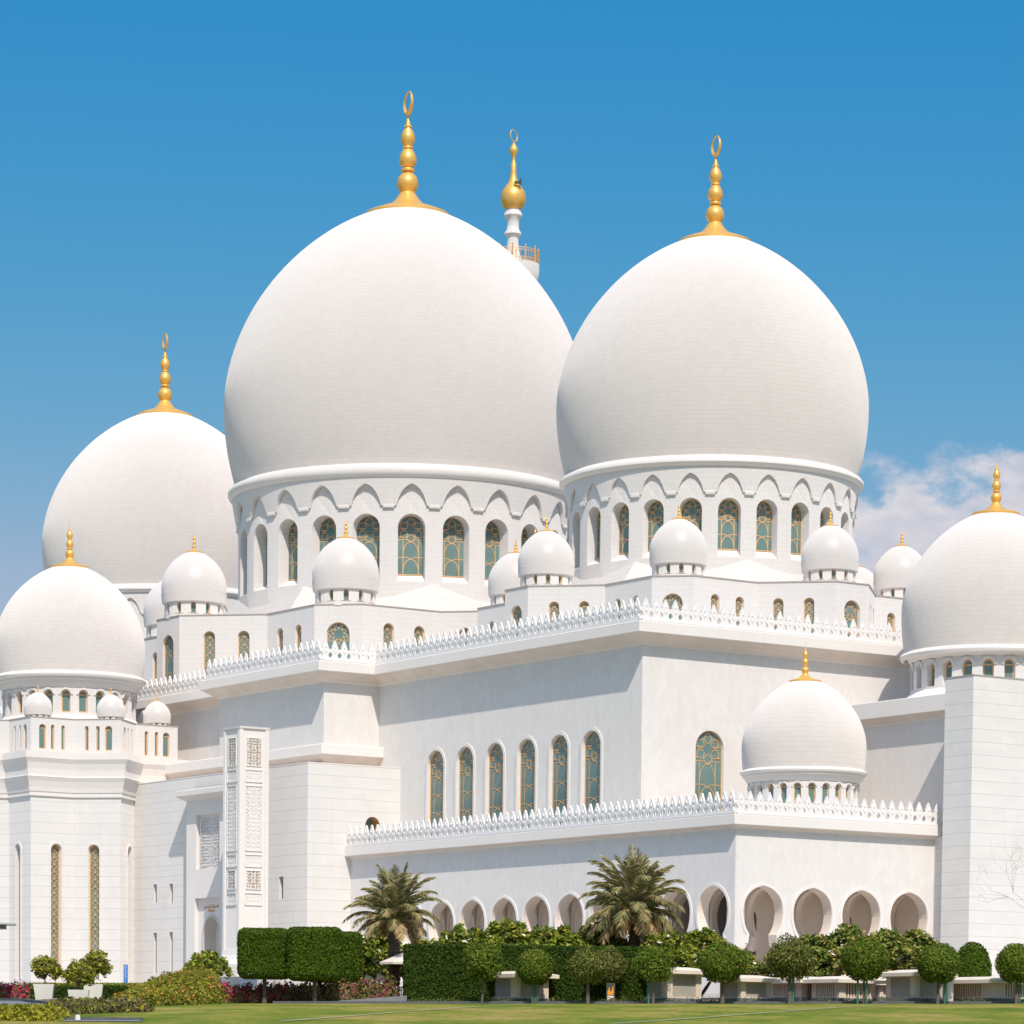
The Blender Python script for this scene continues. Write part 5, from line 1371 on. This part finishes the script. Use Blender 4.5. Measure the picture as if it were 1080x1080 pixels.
# small bedding plants along the edging
C = []; Dn = []
for i in range(520):
    p = rd.uniform(430, 1090); X, Y = at(p, 187.55 + rd.uniform(0, .25)); g = gz(X, Y)
    for j in range(9): C.append((X + rd.gauss(0, .08), Y + rd.gauss(0, .05), g + .05 + abs(rd.gauss(0, .12)))); Dn.append((0, -.5, 1))
o = bpy.data.objects.new('edging_plants', leaf_mesh(C, Dn, .06, 'edging_plants', [g_ballo], jitter=.8)); COL.objects.link(o); tag(o, 'sparse small plants along the dark lawn edging', 'plants', kind='stuff')

# ---- parasol and chair
um = empty('parasol'); place_thing(um, 425.5, 194.5); tag(um, 'cream garden parasol on a wooden pole between the palm and the hedge', 'parasol')
mb = MB(); q8 = [(1.45 * math.cos(PI / 8 + PI / 4 * i), 1.45 * math.sin(PI / 8 + PI / 4 * i)) for i in range(8)]
for i in range(8):
    a, b = q8[i], q8[(i + 1) % 8]; mb.face([(*a, 2.2), (*b, 2.2), (0, 0, 2.78)]); mb.face([(*b, 2.16), (*a, 2.16), (0, 0, 2.74)]); mb.face([(*a, 2.08), (*b, 2.08), (*b, 2.2), (*a, 2.2)])
mb.build('canopy', mat('cream_canvas', (.74, .64, .54), .85), um)
mb = MB(); mb.tube([(0, 0, -.1), (0, 0, 2.84)], .035, 8); mb.build('pole', mat('brown_pole', (.22, .10, .05), .6), um)
mb = MB(); mb.lathe([(.02, 2.84), (.05, 2.87), (.04, 2.92), (0, 2.95)], 8); mb.build('finial', m_plain, um)
ch = empty('garden_chair'); place_thing(ch, 423.5, 191, .4); tag(ch, 'small white garden chair at the foot of the parasol', 'chair')
mb = MB(); mb.box(-.24, .24, -.22, .22, .42, .46); mb.build('seat', m_plain, ch)
mb = MB(); [mb.box(x, x + .05, .2, .24, .46, .86) for x in (-.24, -.1, .05, .19)]; mb.box(-.24, .24, .195, .245, .82, .9); mb.build('backrest', m_plain, ch)
for sx in (-1, 1):
    for sy in (-1, 1):
        mb = MB(); mb.tube([(sx * .2, sy * .18, .42), (sx * .24, sy * .22, 0)], .02, 6); mb.build('leg', m_plain, ch)

# ---- fire point sign, blue banner, canopy, bare tree, ground light
fp = empty('fire_point'); place_thing(fp, 644, 187.9); tag(fp, 'black fire point board with orange flame and white label, before the hedge', 'sign')
mb = MB(); mb.box(-.24, .24, -.03, .03, .12, 1.12); mb.box(-.2, -.14, -.02, .02, -.1, .12); mb.box(.14, .2, -.02, .02, -.1, .12); mb.build('board', m_dark, fp)
mb = MB(); fl = [(-.17, .46), (.13, .46), (.17, .62), (.14, .84), (.19, 1.0), (.08, .86), (.06, .72), (.0, .62), (-.06, .74), (-.05, .92), (-.12, .78), (-.18, .64)]
for t in tess([fl]): mb.face([(x, -.036, z) for x, z in t])
mb.build('flame_emblem', mat('flame_orange', (.85, .33, .02), .6), fp)
mb = MB(); mb.box(-.17, .17, -.045, -.031, .14, .42, 0); mb.box(.03, .14, -.052, -.046, .17, .29, 1); mb.box(-.14, -.02, -.052, -.046, .31, .36, 1); mb.build('label_plate', [mat('white_plate', (.8, .8, .8), .5), mat('red_mark', (.6, .03, .05), .5)], fp)
bs = empty('banner_sign'); place_thing(bs, 132.5, 236); tag(bs, 'narrow upright blue banner sign with small white writing, before the left tower', 'sign')
mb = MB(); mb.box(-.14, .14, -.04, .04, .55, 1.85); mb.build('board', mat('sign_blue', (.02, .16, .50), .5), bs)
mb = MB(); mb.tube([(0, 0, -.2), (0, 0, .56)], .04, 8); mb.build('post', mat('brown_post', (.25, .15, .12), .6), bs)
mb = MB(); rr_ = random.Random(3); z = .66
while z < 1.74:
    h = rr_.uniform(.05, .1); x0 = rr_.uniform(-.09, -.03); mb.box(x0, x0 + rr_.uniform(.04, .12), -.05, -.041, z, z + h * .6); z += h + .05
mb.build('lettering', m_plain, bs)
X, Y = at(-14, 200); g = gz(X, Y); cn = empty('entrance_canopy', (X, Y, g)); tag(cn, 'thin flat grey canopy edge reaching in from the left side', 'canopy')
mb = MB(); zt = 4.35
mb.obox((0, 0), (1, .1), 0, 1.65, 1.2, zt, zt + .1); mb.build('roof_slab', mat('light_metal', (.55, .56, .58), .4, metal=.4), cn)
mb = MB(); mb.obox((-.2, 0), (1, .1), 0, 1.3, .9, zt - .22, zt - .002); mb.build('soffit', mat('grey_metal', (.22, .22, .21), .5), cn)
mb = MB(); mb.tube([(-.9, 0, -.2), (-.9, 0, zt - .2)], .09, 10); mb.build('post', m_kerb, cn)
def bare_tree():
    rd = random.Random(9); mb = MB()
    def grow(p, d, l, r, lev):
        q = p + d * l; mid = p.lerp(q, .5) + Vector((rd.uniform(-1, 1), rd.uniform(-1, 1), rd.uniform(-1, 1))) * l * .06
        mb.tube([p, mid, q], [r * .55, r * .45, r * .35], 5 if lev > 2 else 3)
        if lev == 0: return
        for i in range(rd.choice((2, 3))):
            v = Vector((rd.gauss(0, 1), rd.gauss(0, 1), rd.gauss(.25, .7))).normalized(); grow(q, (d * .75 + v * .7).normalized(), l * rd.uniform(.62, .85), r * .58, lev - 1)
    for a in (2.9, 3.4, 1.2, .1, 4.6): grow(Vector((0, 0, 2.6)), Vector((math.cos(a) * .5, math.sin(a) * .5, 1)).normalized(), 2.6, .09, 6)
    grow(Vector((0, 0, 0)), Vector((0, 0, 1)), 2.7, .17, 0)
    return mb
e = empty('bare_tree'); place_thing(e, 1112, 197); tag(e, 'leafless pale twigs reaching in front of the white buttress at the right edge', 'tree')
bare_tree().build('branch', m_barkp, e)
gl = empty('ground_light'); place_thing(gl, 82, 113.6); tag(gl, 'small white ground spotlight on the pavement edge at bottom left', 'light')
mb = MB(); mb.lathe([(.0, .2), (.07, .2), (.08, .12), (.09, 0)], 12); mb.build('housing', m_plain, gl); mb = MB(); mb.box(-.12, .12, -.1, .1, -.02, .03); mb.build('base', m_kerb, gl)
